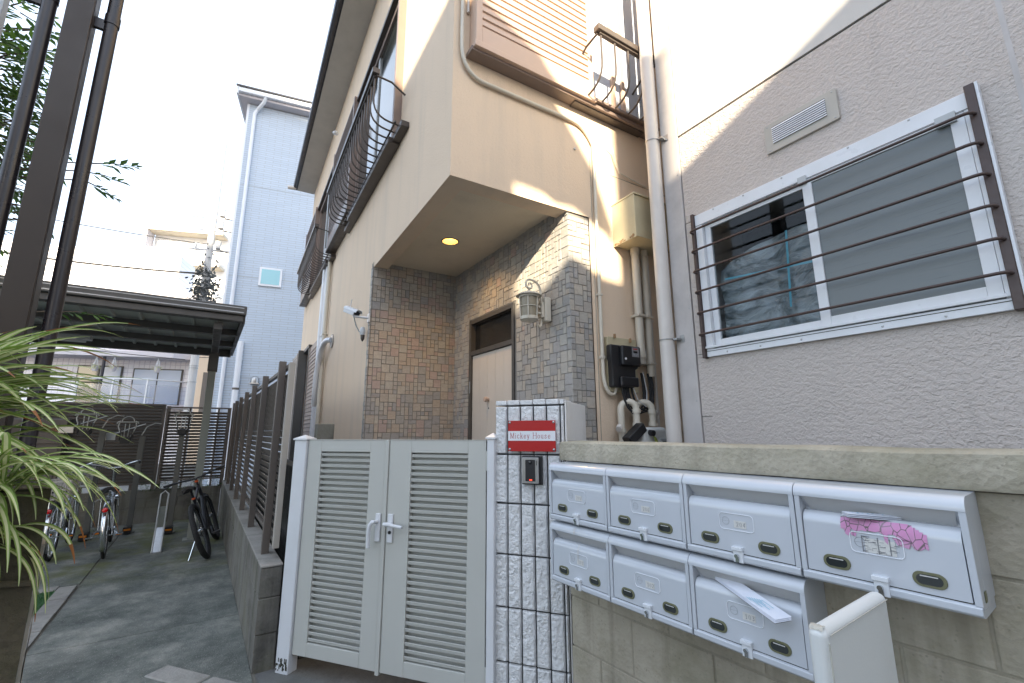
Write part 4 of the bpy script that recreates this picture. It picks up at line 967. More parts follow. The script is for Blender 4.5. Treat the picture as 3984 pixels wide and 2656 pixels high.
# electricity meter
me_r = root('electricity_meter', C0, -31, 'black electricity meter on a yellowed board with looped black cables', 'electricity meter')
H = lambda m: (setattr(m, 'M', HF), m)[1]
b = H(MB()); b.box(1.315, 1.62, .004, .045, 1.79, 2.215); bp = b.build('backboard', M['yellow_box'], me_r, bevel=.003)
for x, z in ((1.375, 2.225), (1.54, 2.205)):
    b = H(MB()); b.cyl((x, .06, z-.02), (x, .06, z+.012), .010, 8); b.build('bolt', M['brown_wood'], me_r)
b = H(MB()); b.prism([(1.290, 2.145), (1.575, 2.145), (1.575, 1.975), (1.545, 1.96), (1.545, 1.845), (1.52, 1.82), (1.300, 1.82), (1.297, 2.02), (1.287, 2.035)], 'y', .045, .100); b.build('meter_case', M['black'], me_r, bevel=.012)
b = H(MB()); b.box(1.375, 1.572, .10, .135, 1.985, 2.140); b.box(1.36, 1.545, .10, .128, 1.825, 1.90); b.build('meter_cover', M['black'], me_r, bevel=.012)
b = H(MB()); b.box(1.475, 1.548, .1352, .137, 2.055, 2.128); dsp = b.build('display_label', M['print'], me_r)
b = H(MB()); b.box(1.488, 1.53, .1372, .138, 2.085, 2.100); b.build('display', M['glass_dark'], dsp)
b = H(MB()); b.box(1.488, 1.53, .1372, .1376, 2.112, 2.120); b.build('red_mark', M['red'], dsp)
b = H(MB()); b.cyl((1.405, .13, 2.035), (1.405, .139, 2.035), .0085, 12); b.build('seal', M['sign_white'], me_r)
b = H(MB())
for i, (x0, x1, z) in enumerate(((1.40, 1.66, 1.66), (1.42, 1.68, 1.64), (1.44, 1.735, 1.65), (1.46, 1.77, 1.655), (1.50, 1.755, 1.68))):
    b.tube([(x0, .085, 1.83)] + bez((x0, .09, 1.78), ((x0)*.9+x1*.1, .11, z-.06), ((x0+x1)/2, .10, z-.01), 5) + bez(((x0+x1)/2 + .01, .10, z-.01), (x1, .09, z), (x1-.01, .05, 1.95), 6), .0085, 6)
b.build('cable_loop', M['rubber'], me_r, smooth=True)['kind'] = 'stuff'
b = H(MB()); b.tube([(1.66, .06, 1.96), (1.665, .085, 1.80), (1.64, .10, 1.69)], .0035, 5); b.tube([(1.50, .105, 1.82), (1.53, .115, 1.73), (1.62, .11, 1.68)], .003, 5); b.build('white_core', M['alu'], me_r)['kind'] = 'stuff'
# gas meter
gm = root('gas_meter', C0, -31, 'grey gas meter with bent pipes standing behind the wall coping', 'gas meter')
b = H(MB()); b.box(1.475, 1.735, .05, .20, 1.22, 1.525); gb = b.build('meter_body', M['gas'], gm, bevel=.03, segs=3)
b = H(MB()); b.box(1.64, 1.735, .2, .215, 1.38, 1.44); b.box(1.65, 1.725, .2155, .2165, 1.385, 1.425); b.build('counter_window', M['alu_grey'], gb)
b = H(MB()); b.box(1.655, 1.715, .2168, .2175, 1.39, 1.42); b.build('counter', M['black'], gb)
b = H(MB()); b.cyl((1.545, .19, 1.485), (1.545, .235, 1.48), .022, 12); b.build('valve_knob', M['black'], gm)
b = H(MB()); b.tube([(1.56, .22, 1.46), (1.58, .23, 1.40), (1.62, .24, 1.33)], .006, 6); b.tube([(1.575, .22, 1.45), (1.60, .22, 1.41), (1.60, .225, 1.36)], .008, 4); b.build('yellow_tag', M['leaf_lime'], gm)
def upipe(xa, xb, ya, yb, zt, za, zb, nm='gas_pipe'):
    b = H(MB()); A = Vector((xa, ya, 0)); B = Vector((xb, yb, 0)); mid = (A+B)/2; rad = (B-A).length/2
    pts = [(xa, ya, za), (xa, ya, zt-rad)] + [tuple(mid + (A-mid)*math.cos(R(a)) + Vector((0, 0, zt - rad + rad*math.sin(R(a))))) for a in range(20, 161, 20)] + [(xb, yb, zt-rad), (xb, yb, zb)]
    b.tube(pts, .026, 12); o = b.build(nm, M['pvc_cream'], gm, smooth=True)
    for x, y, z in ((xa, ya, za + (zt-rad-za)*.72), (xb, yb, zt-rad-.012), (xb, yb, zb+.012)):
        b = H(MB()); b.cyl((x, y, z-.014), (x, y, z+.014), .033, 14); b.build('pipe_joint', M['pvc_cream'], o, smooth=True)
upipe(1.40, 1.50, .06, .12, 1.715, 1.1, 1.535); upipe(1.565, 1.66, .05, .13, 1.715, 1.54, 1.535)
b = H(MB()); b.M = HF @ Matrix.Translation((1.42, .16, 1.475)) @ Matrix.Rotation(R(-35), 4, 'Y'); b.box(-.095, .095, -.03, .045, -.035, .035); b.build('transmitter', M['black'], gm, bevel=.008)
b = H(MB()); b.cyl((1.36, .08, 1.53), (1.33, .10, 1.51), .022, 10); b.build('stop_valve', M['pvc_grey'], gm)
# ================================================================== LANE WALL AND FENCES
def block_courses(parent, x1, y0, y1, zc, mat, L=.40, j=.004, x0=0, bev=.005):
    for k in range(len(zc)-1):
        x = x0 - (L/2 if k % 2 else 0)
        while x < x1:
            a, c = max(x0, x + j), min(x1, x + L - j)
            if c - a > .03:
                d = rnd.uniform(-.002, .002); b = MB(); b.box(a, c, y0, y1 + d, zc[k] + j*.7, zc[k+1] - j*.7); b.build('block', M[mat], parent, bevel=bev)
            x += L
lw = root('lane_wall', WO, WAZ, 'low grey cinder block wall with stained courses along the driveway', 'wall')
b = MB(); b.box(.01, 6.68, -.125, -.006, -.05, .60); b.build('mortar_core', M['mortar'], lw)
block_courses(lw, 6.70, -.130, 0, [-.05, .209, .426, .615], 'cinder')
b = MB(); b.box(-.004, 6.7, -.132, .003, .6155, .628); b.build('wall_cap', M['cap'], lw, bevel=.004)
lf = root('lane_fence', WO, WAZ, 'bronze louvred fence standing on the cinder wall by the driveway', 'fence')
posts = [.36, 1.50, 2.62, 3.70, 4.80, 5.85, 6.55]
for x in posts:
    b = MB(); b.box(x-.026, x+.026, -.080, -.030, .60, 2.05); b.build('post', M['fence'], lf, bevel=.003)
b = MB(); b.box(.13, .185, -.115, -.075, .70, 2.02); b.build('end_trim', M['fence_l'], lf, bevel=.003)
def louvres(parent, bays, z0, z1, dz, y, flip=1, mat='fence', hh_=.047):
    n = int((z1-z0)/dz)
    for a, c in bays:
        m = MB(); m.prism([(y, 0), (y-.026*flip, hh_), (y-.029*flip, hh_-.002), (y-.003*flip, -.002)], 'x', a, c); me = m.mesh('slat', M[mat])
        for i in range(n): o = mobj('slat', me, parent); o.location = (0, 0, z0 + i*dz)
    for q0, q1 in ((z1, z1+.03), (z0-.03, z0-.005)):
        b = MB(); b.box(bays[0][0], bays[-1][1], y-.03*flip, y, q0, q1); b.build('rail', M[mat], parent, bevel=.002)
louvres(lf, [(.19, posts[1]), *[(posts[i]+.001, posts[i+1]) for i in range(1, 6)]], .76, 1.99, .054, -.110, -1, hh_=.050)
bw = root('back_wall', (-5.43, 8.70, 0), -124, 'low block wall closing the far end of the bicycle yard', 'wall')
# frame: x to the left, y towards the far side
b = MB(); b.box(.0, 4.6, .01, .11, -.05, .53); b.build('mortar_core', M['mortar'], bw)
block_courses(bw, 4.6, .0, .12, [-.05, .254, .40, .545], 'cinder', L=.42)
bf = root('back_fence', (-5.43, 8.70, 0), -124, 'bronze louvred fence behind the bicycle racks', 'fence')
for x, w, zt in ((0, .03, 1.96), (.17, .016, 1.95), (.61, .016, 1.95), (.93, .03, 1.97), (1.0, .03, 2.0), (1.30, .022, 1.99), (1.93, .022, 2.0), (2.25, .022, 2.0), (3.0, .022, 2.0), (3.7, .022, 2.0)):
    b = MB(); b.box(x-w, x+w, .02, .062, .5, zt); b.build('post', M['fence'], bf, bevel=.003)
louvres(bf, [(.03, .93)], .70, 1.93, .054, .064, -1, hh_=.037); louvres(bf, [(1.02, 2.2), (2.2, 3.9)], .66, 1.97, .054, .064, -1, hh_=.040)
b = MB(); b.box(1.01, 3.9, .072, .078, .63, 1.98); b.build('added_dark_sheet', M['shelter'], bf)  # added dark sheet, stands in for the dim space behind the slats
sh = MB(); sr2 = random.Random(9)
for i in range(700):
    x, z, y = sr2.uniform(0, 1.2), sr2.uniform(.52, .72)*1, sr2.uniform(.01, .16); a = sr2.uniform(0, 6.28); s_ = sr2.uniform(.012, .03)
    z = .52 + (z-.52)*abs(noise.noise(Vector((x*4, 0, 0))))*2.2
    sh.add([(x, y, z), (x + s_*math.cos(a), y + s_*.4, z + s_*.4), (x + s_*1.6*math.cos(a), y, z + s_*math.sin(a)), (x + s_*.6*math.cos(a), y - s_*.4, z + s_*.2)], [(0,1,2,3)])
so = sh.build('ground_ivy', M['tree_leaf']); so.location = (-5.43, 8.70, 0); so.rotation_euler = (0, 0, R(90+124)); tag(so, kind='stuff')
# dark wall between lane fence and gate
dwl = root('dark_wall', (-1.455, 3.40, 0), -33, 'dark block wall with grey end pier behind the gate post', 'wall')
block_courses(dwl, 5.0, -.12, .0, [-.05, .19, .39, .59, .79, .99, 1.19], 'cinder_dark', L=.39, x0=.10)
b = MB(); b.box(.005, .095, -.125, .0, -.05, 1.56); b.build('pier', M['cinder'], dwl, bevel=.006)
b = MB(); b.box(.0, .012, -.0, .004, .0, 1.4); b.box(.004, .09, .0005, .006, -.05, 1.45); b.build('dark_side', M['cinder_dark'], dwl)  # darker facing on the left side of the pier

# ================================================================== BICYCLE SHELTER
sl = root('bicycle_shelter', (-3.236, 5.236, 0), -34, 'dark flat roofed bicycle shelter on a grey green post', 'shelter')
# x towards the far end, y to the left
ZR = 2.80; LY_ = 5.2
b = MB(); b.box(-.02, .10, 0, LY_, ZR, ZR+.07); b.build('front_beam', M['shelter'], sl, bevel=.006)
b = MB(); b.box(-.06, .04, -.03, LY_, ZR+.072, ZR+.185); b.build('front_gutter', M['shelter'], sl, bevel=.012)
b = MB(); b.box(-.063, -.0605, 0, LY_, ZR+.095, ZR+.105); b.box(-.063, -.0605, 0, LY_, ZR+.15, ZR+.158); b.build('gutter_line', M['steel'], sl)
b = MB(); b.box(2.90, 3.0, 0, LY_, ZR-.02, ZR+.10); b.build('back_beam', M['shelter'], sl, bevel=.006)
for x in (.95, 1.92):
    b = MB(); b.box(x-.05, x+.05, 0, LY_, ZR-.01, ZR+.075); b.build('purlin', M['shelter'], sl, bevel=.004)
for y in (-.03, LY_):
    b = MB(); b.box(.10, 2.95, y, y+.05, ZR+.0, ZR+.14); b.build('side_beam', M['shelter'], sl, bevel=.004)
m = MB(); m.prism([(0, ZR+.10), (.02, ZR+.10), (.028, ZR+.078), (.062, ZR+.078), (.07, ZR+.10), (.26, ZR+.10), (.26, ZR+.104), (0, ZR+.104)], 'y', 0, 1)
m2 = MB(); m2.prism([(.0, ZR+.100), (.215, ZR+.100), (.225, ZR+.080), (.25, ZR+.080), (.26, ZR+.100), (.26, ZR+.104), (.0, ZR+.104)], 'x', 0, 1)
# ribbed sheets run along x
pr = MB(); pr.add([], [])
prof = [(.0, .100), (.205, .100), (.215, .072), (.245, .072), (.255, .100), (.262, .100), (.262, .105), (.0, .105)]
m = MB(); m.prism(prof, 'x', .05, 2.95); m.v = [Vector((p.x, p.y, p.z + ZR)) for p in m.v]; me = m.mesh('roof_sheet', M['shelter_sheet'])
for i in range(19): o = mobj('roof_sheet', me, sl); o.location = (0, .02 + i*.2615, 0)
for y in (.24, 3.4):
    b = MB(); b.box(2.08, 2.18, y-.05, y+.05, 0, ZR-.02); b.box(2.03, 2.23, y-.10, y+.10, 0, .012); b.build('post', M['shelter_post'], sl, bevel=.004)
    b = MB(); b.box(.1, 2.9, y-.045, y+.045, ZR-.10, ZR-.012); b.box(2.06, 2.20, y-.065, y+.065, ZR-.38, ZR-.10); b.build('bracket_arm', M['shelter'], sl, bevel=.006)
b = MB(); b.box(2.25, 2.40, 1.7, 2.95, ZR-.02, ZR+.055); fo_ = b.build('strip_light', M['gas'], sl, bevel=.01)
b = MB(); b.cyl((2.29, 1.75, ZR-.045), (2.29, 2.9, ZR-.045), .018, 8); b.build('tube', M['sign_white'], fo_)

# ================================================================== RACKS AND BICYCLES
def rack(x, y, zt, off, az, label):
    t = root('bicycle_rack', (x, y, 0), az, label, 'bicycle rack', 'two tier bicycle racks along the back wall')
    b = MB(); b.box(-.03, .03, -.036, .036, 0, zt); b.box(-.07, .07, -.08, .08, 0, .012); b.build('post', M['rack'], t, bevel=.004)
    b = MB(); b.box(-.09, -.03, off-.06, off+.06, zt-.10, zt-.01); b.box(-.10, .0, off-.075, off-.065, zt-.06, zt+.10); b.box(-.10, 0, off+.065, off+.075, zt-.06, zt+.10); b.build('head_block', M['black'], t, bevel=.004)
    b = MB()
    for s in (-1, 1):
        b.tube([(-.06, off + s*.055, zt), (-.05, off + s*.11, zt+.16), (-.05, off + s*.095, zt+.245)], .009, 6)
        b.tube([(-.07, off + s*.022, zt), (-.07, off + s*.026, zt+.20)], .007, 6)
    b.tube([(-.05, off-.13, zt+.20), (-.05, off-.12, zt+.225), (-.05, off+.12, zt+.225), (-.05, off+.13, zt+.20)], .012, 6)
    b.tube([(-.05, off + .075*math.cos(R(a)), zt+.235 + .075*math.sin(R(a))) for a in range(0, 181, 20)], .008, 6)
    b.build('wheel_holder', M['wire'], t, smooth=True)
    if off:
        b = MB(); b.box(-.06, -.03, off+.12, off+.28, zt-.05, zt+.06); b.build('side_plate', M['steel'], t, bevel=.003)
        b = MB(); b.tube([(-.05, off+.20-.0, zt+.02), (-.02, off-.02-.20, zt+.2)], .007, 6); b.tube([(-.05, off-.19, zt+.02), (-.05, off-.24, zt+.15), (-.05, off-.34, zt+.21), (-.05, off-.42, zt+.20)], .008, 6); b.build('guide_wire', M['wire'], t)
    b = MB(); b.box(-.20, -.02, -.05, .05, .012, .11); b.build('foot_block', M['black'], t, bevel=.008)
    b = MB(); b.box(-.204, -.20, -.04, .04, .06, .085); b.build('foot_reflector', M['orange'], t)
    return t
rack(-6.15, 6.87, 1.55, .20, -34, 'two tier bicycle rack post at the left, behind the basket bicycle')
rack(-5.90, 7.31, 1.44, .20, -34, 'two tier bicycle rack post in the middle, behind the reflector bicycle')
rack(-5.27, 7.30, 1.56, 0, -34, 'two tier bicycle rack post at the right, against the pale fence panel')
t = root('wheel_rail', (-4.53, 6.10, 0), -36, 'low sloping steel wheel rail rising from the driveway', 'bicycle rack')
b = MB(); b.tube([(0, -.045, .01), (.55, -.045, .22), (.95, -.045, .62), (1.0, 0, .66), (.95, .045, .62), (.55, .045, .22), (0, .045, .01)], .010, 8); b.build('side_bar', M['wire'], t, smooth=True)
b = MB(); b.add([(0, -.05, .012), (0, .05, .012), (.56, .05, .222), (.56, -.05, .222), (0, -.05, .0), (0, .05, .0), (.56, .05, .20), (.56, -.05, .20)], [(0,1,2,3), (7,6,5,4), (0,3,7,4), (1,5,6,2), (0,4,5,1), (3,2,6,7)]); b.build('tray', M['steel'], t)
b = MB(); b.box(.80, .84, -.05, .05, 0, .46); b.build('stand', M['shelter_post'], t)

def bicycle(org, az, lean, label, kind):
    t = root('bicycle', org, az, label, 'bicycle', 'bicycles parked at the racks'); t.rotation_mode = 'XYZ'
    t.rotation_euler = (R(lean), 0, R(90-az))
    mtb = kind == 'mtb'; rw = .345 if mtb else .335; rt = .030 if mtb else .019; wb = 1.12 if mtb else 1.08
    FM = M['frame_blk'] if mtb else M['frame_sil']; CH = M['frame_blk'] if mtb else M['chrome']
    for wx in (0, wb):
        y_ = lambda p: p
        tor = MB(); tor.tube([(wx + (rw-rt)*math.cos(R(a)), 0, rw + (rw-rt)*math.sin(R(a))) for a in range(0, 360, 12)], rt, 10, closed=True); ty = tor.build('tyre', M['rubber'], t, smooth=True)
        rm = MB(); rm.tube([(wx + (rw-2*rt-.006)*math.cos(R(a)), 0, rw + (rw-2*rt-.006)*math.sin(R(a))) for a in range(0, 360, 12)], .010, 8, closed=True); rm.build('rim', CH, ty, smooth=True)
        sp = MB()
        for k in range(24):
            a = R(k*15); s = 1 if k % 2 else -1; q = (wx + (rw-2*rt)*math.cos(a), 0, rw + (rw-2*rt)*math.sin(a)); sp.tube([(wx + .02*math.cos(a+.9*s), s*.025, rw + .02*math.sin(a+.9*s)), q], .0013, 3, cap=False)
        sp.cyl((wx, -.04, rw), (wx, .04, rw), .018, 10); so_ = sp.build('spokes', M['chrome'], ty); so_['kind'] = 'stuff'
    bb = Vector((.43, 0, .29)); ht = Vector((wb-.20 if mtb else wb-.22, 0, .82 if mtb else .80)); hb = ht + Vector((.045, 0, -.15)); st = Vector((.27, 0, .72 if mtb else .66))
    fr = MB()
    fr.tube([bb, st], .017, 10); fr.tube([bb, hb], .026 if mtb else .022, 10); fr.tube([ht, hb], .021, 10)
    if mtb: fr.tube([st*.92 + bb*.08, ht], .020, 10)
    else: fr.tube([bb*.45 + st*.55, (bb*.5 + hb*.5) + Vector((0, 0, .10)), hb + Vector((0, 0, .06))], .017, 10)
    for s in (-1, 1):
        fr.tube([bb + Vector((0, s*.03, 0)), Vector((0, s*.06, rw))], .010, 8); fr.tube([st + Vector((0, s*.02, -.06)), Vector((0, s*.06, rw))], .009, 8)
    fr.build('frame', FM, t, smooth=True)
    fk = MB()
    for s in (-1, 1): fk.tube([hb + Vector((0, s*.055, -.02)), Vector((wb-.03, s*.06, rw+.2)), Vector((wb, s*.055, rw))], .014 if mtb else .011, 8)
    fk.tube([hb + Vector((0, -.055, -.02)), hb + Vector((0, .055, -.02))], .016, 8); fk.build('fork', FM if mtb else CH, t, smooth=True)
    spt = MB(); spt.cyl(st, st + Vector((-.03, 0, .12 if mtb else .10)), .013, 10); spt.build('seat_post', CH, t)
    sx_ = st + Vector((-.03, 0, .13 if mtb else .12)); sd = MB(); W_ = .075 if mtb else .10
    def sad(i, j):
        a = i*2 - 1; L = -.14 + .28*j; w = W_*(1 - .78*max(0, (j-.25)/.75)**.8) * (1 if j > .06 else .75)
        return (sx_.x + L, a*w, sx_.z + .035 - .035*a*a - .01*(j-.5) + (.012 if j < .2 else 0))
    sd.grid(sad, 8, 10); sd.grid(lambda i, j: (sad(i, j)[0], sad(i, j)[1]*.9, sad(i, j)[2] - .035), 8, 10)
    n_ = 99
    for k in range(8): sd.f.append([k, k+1, n_+k+1, n_+k]); sd.m.append(0); o_ = 90; sd.f.append([o_+k, n_+o_+k, n_+o_+k+1, o_+k+1]); sd.m.append(0)
    for j in range(10): a, c = j*9, (j+1)*9; sd.f.append([a, n_+a, n_+c, c]); sd.m.append(0); sd.f.append([a+8, c+8, n_+c+8, n_+a+8]); sd.m.append(0)
    sd.build('saddle', M['black'], t, smooth=True)
    hz = ht + Vector((-.02, 0, .10 if mtb else .22)); hbm = MB(); hbm.cyl(ht, hz, .014, 10)
    if mtb:
        hbm.tube([hz + Vector((0, 0, 0)), hz + Vector((.05, 0, .01))], .016, 8)
        q = hz + Vector((.05, 0, .01)); hbm.tube([q + Vector((-.05, -.36, .035)), q + Vector((-.01, -.16, .02)), q + Vector((0, -.06, 0)), q + Vector((0, .06, 0)), q + Vector((-.01, .16, .02)), q + Vector((-.05, .36, .035))], .013, 10)
        g0 = [(q + Vector((-.05, s*.36, .035)), q + Vector((-.035, s*.25, .030))) for s in (-1, 1)]
    else:
        q = hz; hbm.tube([q + Vector((-.20, -.27, .06)), q + Vector((-.08, -.26, .075)), q + Vector((.01, -.16, .045)), q + Vector((.03, -.06, 0)), q + Vector((.03, .06, 0)), q + Vector((.01, .16, .045)), q + Vector((-.08, .26, .075)), q + Vector((-.20, .27, .06))], .0115, 10)
        g0 = [(q + Vector((-.21, s*.272, .06)), q + Vector((-.10, s*.262, .073))) for s in (-1, 1)]
    ho = hbm.build('handlebar', FM if mtb else M['chrome'], t, smooth=True)
    for p0, p1 in g0:
        g = MB(); g.cyl(p0, p1, .017, 10); g.build('grip', M['black'], ho)
        g = MB(); g.tube([p1, p1 + Vector((.03, 0, -.01)), p0 + Vector((.05, 0, -.03))], .005, 6); g.build('brake_lever', M['black'] if mtb else M['chrome'], ho)
    cbm = MB()
    for s in (-1, 1): cbm.tube([hz + Vector((.0, s*.12, .0)), hz + Vector((.12, s*.08, .04)), hz + Vector((.10, s*.02, -.06)), ht + Vector((.03, 0, -.05))], .0035, 5)
    cbm.build('brake_cable', M['cable'], t)
    ck = MB(); ck.tube([(bb.x + .09*math.cos(R(a)), .045, bb.z + .09*math.sin(R(a))) for a in range(0, 360, 15)], .006, 6, closed=True)
    for s in (-1, 1): ck.tube([bb + Vector((0, s*.06, 0)), bb + Vector((s*.15, s*.075, -.07))], .009, 8)
    ck.tube([(0, .045, rw+.03), (bb.x, .045, bb.z+.09)], .004, 4); ck.tube([(0, .045, rw-.03), (bb.x, .045, bb.z-.09)], .004, 4); c_ = ck.build('crank', CH, t, smooth=True)
    for s in (-1, 1):
        p = MB(); e = bb + Vector((s*.15, s*.12, -.07)); p.box(e.x-.045, e.x+.045, e.y-.04, e.y+.04, e.z-.012, e.z+.012); p.build('pedal', M['black'], c_, bevel=.003)
        if not mtb:
            p = MB(); p.box(e.x-.047, e.x-.0455, e.y-.03, e.y+.03, e.z-.008, e.z+.008); p.build('pedal_reflector', M['orange'], c_)
    ks = MB()
    if mtb: ks.tube([(.05, .05, rw-.05), (-.02, .22, .01)], .008, 6)
    else:
        for s in (-1, 1): ks.tube([(0, s*.075, rw), (-.10, s*.11, .30), (-.14, s*.12, .285)], .007, 6)
        ks.tube([(-.14, -.17, .285), (-.14, .17, .285)], .007, 6)
    ks.build('kickstand', M['chrome'], t)
    if not mtb:
        for wx, a0, a1, zz in ((0, 45, 215, 0), (wb, 20, 165, 0)):
            mg = MB(); r_ = rw + .018
            def mud(i, j): a = R(a0 + (a1-a0)*j); b_ = (i-.5)*2; return (wx + (r_ - .012*b_*b_)*math.cos(a), b_*.028, rw + (r_ - .012*b_*b_)*math.sin(a))
            mg.grid(mud, 6, 18); mo = mg.build('mudguard', M['chrome'], t, smooth=True); md = mo.modifiers.new('th', 'SOLIDIFY'); md.thickness = .002
        rk = MB()
        for s in (-1, -.4, .4, 1): rk.tube([(-.24, s*.06, .725), (.20, s*.06, .725)], .006, 6)
        rk.tube([(-.24, -.06, .725), (-.24, .06, .725)], .006, 6); rk.tube([(-.05, -.06, .725), (-.05, .06, .725)], .006, 6)
        for s in (-1, 1): rk.tube([(-.22, s*.06, .725), (-.20, s*.11, .70), (-.19, s*.12, .42), (-.12, s*.10, .36), (0, s*.07, rw)], .006, 6); rk.tube([(.05, s*.06, .725), (0, s*.07, rw)], .006, 6)
        rk.build('luggage_rack', M['chrome'], t, smooth=True)
        a = R(172); rr2 = rw + .02
        rf = MB(); rf.lathe([(.0, .028), (.022, .022), (.030, .004), (.030, -.004)], n=16); ro_ = rf.build('rear_reflector', M['red_refl'], t, smooth=True); ro_.location = (rr2*math.cos(a)-.008, 0, rw + rr2*math.sin(a) + .22 - .04); ro_.location = (-.30, 0, .60); ro_.rotation_euler = (0, R(-80), 0)
        rl2 = MB(); rl2.cyl((-.27, 0, .60), (-.30, 0, .60), .012, 8); rl2.build('reflector_stem', M['chrome'], t)
        if kind == 'basket':
            bk2 = MB(); x0, x1, z0, z1 = ht.x+.10, ht.x+.40, ht.z-.05, ht.z+.20
            for k in range(7):
                z = z0 + (z1-z0)*k/6; e = .03*k/6; bk2.tube([(x0-e, -.15-e, z), (x1+e, -.15-e, z), (x1+e, .15+e, z), (x0-e, .15+e, z)], .003, 4, closed=True)
            for k in range(13):
                yy = -.15 + .30*k/12
                for xx, e in ((x0, -.03), (x1, .03)): bk2.tube([(xx, yy, z0), (xx+e, yy*1.2, z1)], .0022, 4)
                xx = x0 + (x1-x0)*k/12
                for s in (-1, 1): bk2.tube([(xx, s*.15, z0), (xx, s*.18, z1)], .0022, 4)
                bk2.tube([(xx, -.15, z0), (xx, .15, z0)], .0022, 4)
            bk2.build('front_basket', M['wire'], t)
            rb = MB(); x0, x1, z0, z1 = -.30, .10, .735, .93
            for xx, e in ((x0, -.03), (x1, .03)):
                for k in range(9):
                    yy = -.15 + .30*k/8; rb.tube([(xx, yy, z0), (xx+e, yy*1.15, z1)], .010, 4)
            for k in range(11):
                xx = x0 + (x1-x0)*k/10
                for s in (-1, 1): rb.tube([(xx, s*.15, z0), (xx + .06*(k/10-.5), s*.175, z1)], .010, 4)
            rb.box(x0, x1, -.15, .15, z0-.01, z0)
            for z, e in ((z0+.02, 0), (z0+.10, .015), (z1, .03)): rb.tube([(x0-e, -.15-e, z), (x1+e, -.15-e, z), (x1+e, .15+e, z), (x0-e, .15+e, z)], .013, 5, closed=True)
            rb.build('rear_basket', M['basket'], t)
    else:
        oc = MB(); oc.cyl(ht + Vector((-.012, 0, .06)), ht + Vector((-.015, 0, .085)), .022, 12); oc.cyl(st + Vector((0, 0, -.01)), st + Vector((0, 0, .012)), .020, 12); oc.build('orange_collar', paint('orange_collar', (.60, .10, .03), .4, .1), t)
    return t
def along(x, y, az, dx): v = az_dir(az)*dx; return (x + v.x, y + v.y, 0.003)
bicycle(along(-5.54, 5.76, -35, 0), -35, -3, 'silver city bicycle with a beige rear basket, nearest the plant', 'basket')
bicycle(along(-4.98, 5.86, -38, 0), -38, -4, 'silver city bicycle with a red rear reflector, in the middle', 'city')
bicycle((-3.70, 5.86, .003), -28, -21, 'black mountain bicycle leaning beside the cinder wall', 'mtb')

cb_ = root('storage_box', (-7.1, 7.25, 0), 56, 'brown grey outdoor storage box with horizontal ribs behind the plant', 'storage box')
b = MB(); b.box(-1.4, 0, 0, .55, 0, 1.60); bx_ = b.build('body', M['fence'], cb_, bevel=.008)
b = MB(); b.box(-1.45, .03, -.05, .58, 1.60, 1.72); b.build('lid', M['fence'], cb_, bevel=.015)
for i in range(7):
    b = MB(); b.box(-1.36, -.04, -.018, -.001, .08 + i*.21, .26 + i*.21); b.build('front_rib', M['fence'], cb_, bevel=.008)

# ================================================================== PALE BLUE HOUSE
bh = root('blue_house', (-8.689, 13.0, 0), 68, 'tall pale blue three storey house beyond the yard fence', 'house')
b = MB(); b.box(0, 8, 0, 7, 0, 12.16); b.build('wall', M['wall_blue'], bh)
b = MB(); b.box(-.012, .05, -.012, .06, 0, 12.16); b.build('corner_trim', M['pvc_white'], bh)
for z in (3.1, 6.2, 9.25):
    b = MB(); b.box(.045, 8, -.006, .002, z, z+.012); b.build('siding_joint', M['alu_grey'], bh)
b = MB(); b.box(-.25, 8.3, -.30, 7.2, 12.18, 12.28); rfo = b.build('roof', M['slab'], bh, bevel=.02)
b = MB(); b.box(-.28, 8.3, -.42, -.302, 12.26, 12.42); b.build('gutter', M['pvc_white'], rfo, bevel=.03)
b = MB(); b.box(-.28, -.22, -.42, 7.3, 12.17, 12.45); b.build('verge', M['pvc_white'], rfo, bevel=.01)
b = MB(); b.add([(-.3, -.45, 12.43), (8.3, -.45, 12.43), (8.3, 3.5, 13.4), (-.3, 3.5, 13.4), (-.3, -.45, 12.48), (8.3, -.45, 12.48), (8.3, 3.5, 13.45), (-.3, 3.5, 13.45)], [(3,2,1,0), (4,5,6,7), (0,1,5,4), (1,2,6,5), (2,3,7,6), (3,0,4,7)]); b.build('roof_sheet', M['navy'], rfo)
b = MB(); b.tube([(.55, -.36, 12.3), (.50, -.30, 12.12), (.30, -.08, 11.95), (.235, -.075, 11.8), (.235, -.075, .1)], .055, 12); po = b.build('rain_pipe', M['pvc_white'], bh, smooth=True)
for z in (2.9, 5.1, 7.4, 9.6, 11.4):
    b = MB(); b.cyl((.235, -.075, z-.03), (.235, -.075, z+.03), .062, 12); b.build('pipe_collar', M['pvc_white'], po, smooth=True)
b = MB(); b.cyl((.60, -.10, .1), (.60, -.10, 4.16), .085, 14); po = b.build('vent_pipe', M['pvc_white'], bh, smooth=True)
for z in (2.75, 3.65):
    b = MB(); b.cyl((.60, -.10, z-.03), (.60, -.10, z+.03), .092, 14); b.build('pipe_collar', M['fence'] if z < 3 else M['pvc_white'], po, smooth=True)
b = MB(); b.box(.865, 1.51, -.05, .01, 5.965, 6.575); w_ = b.build('window', M['pvc_white'], bh, bevel=.01)
b = MB(); b.box(.93, 1.445, -.055, -.0505, 6.03, 6.51); M['aqua'] = glass('aqua_pane', (.20, .48, .55), .25); b.build('pane', M['aqua'], w_)
b = MB(); b.lathe([(.11, 0), (.11, .06), (.09, .11), (.05, .14), (0, .15)], (1.07, -.10, 2.99), 16); b.box(.95, 1.19, -.2, 0, 2.90, 2.935); b.lathe([(.11, -.06), (.11, .0)], (1.07, -.10, 2.99), 16); b.build('vent_hood', M['steel'], bh, smooth=True)

# ================================================================== APARTMENTS BEHIND
ap = root('apartment_block', (-21.57, 20.0, 0), 74, 'white tiled apartment block with balcony and canopies beyond the shelter', 'apartment block')
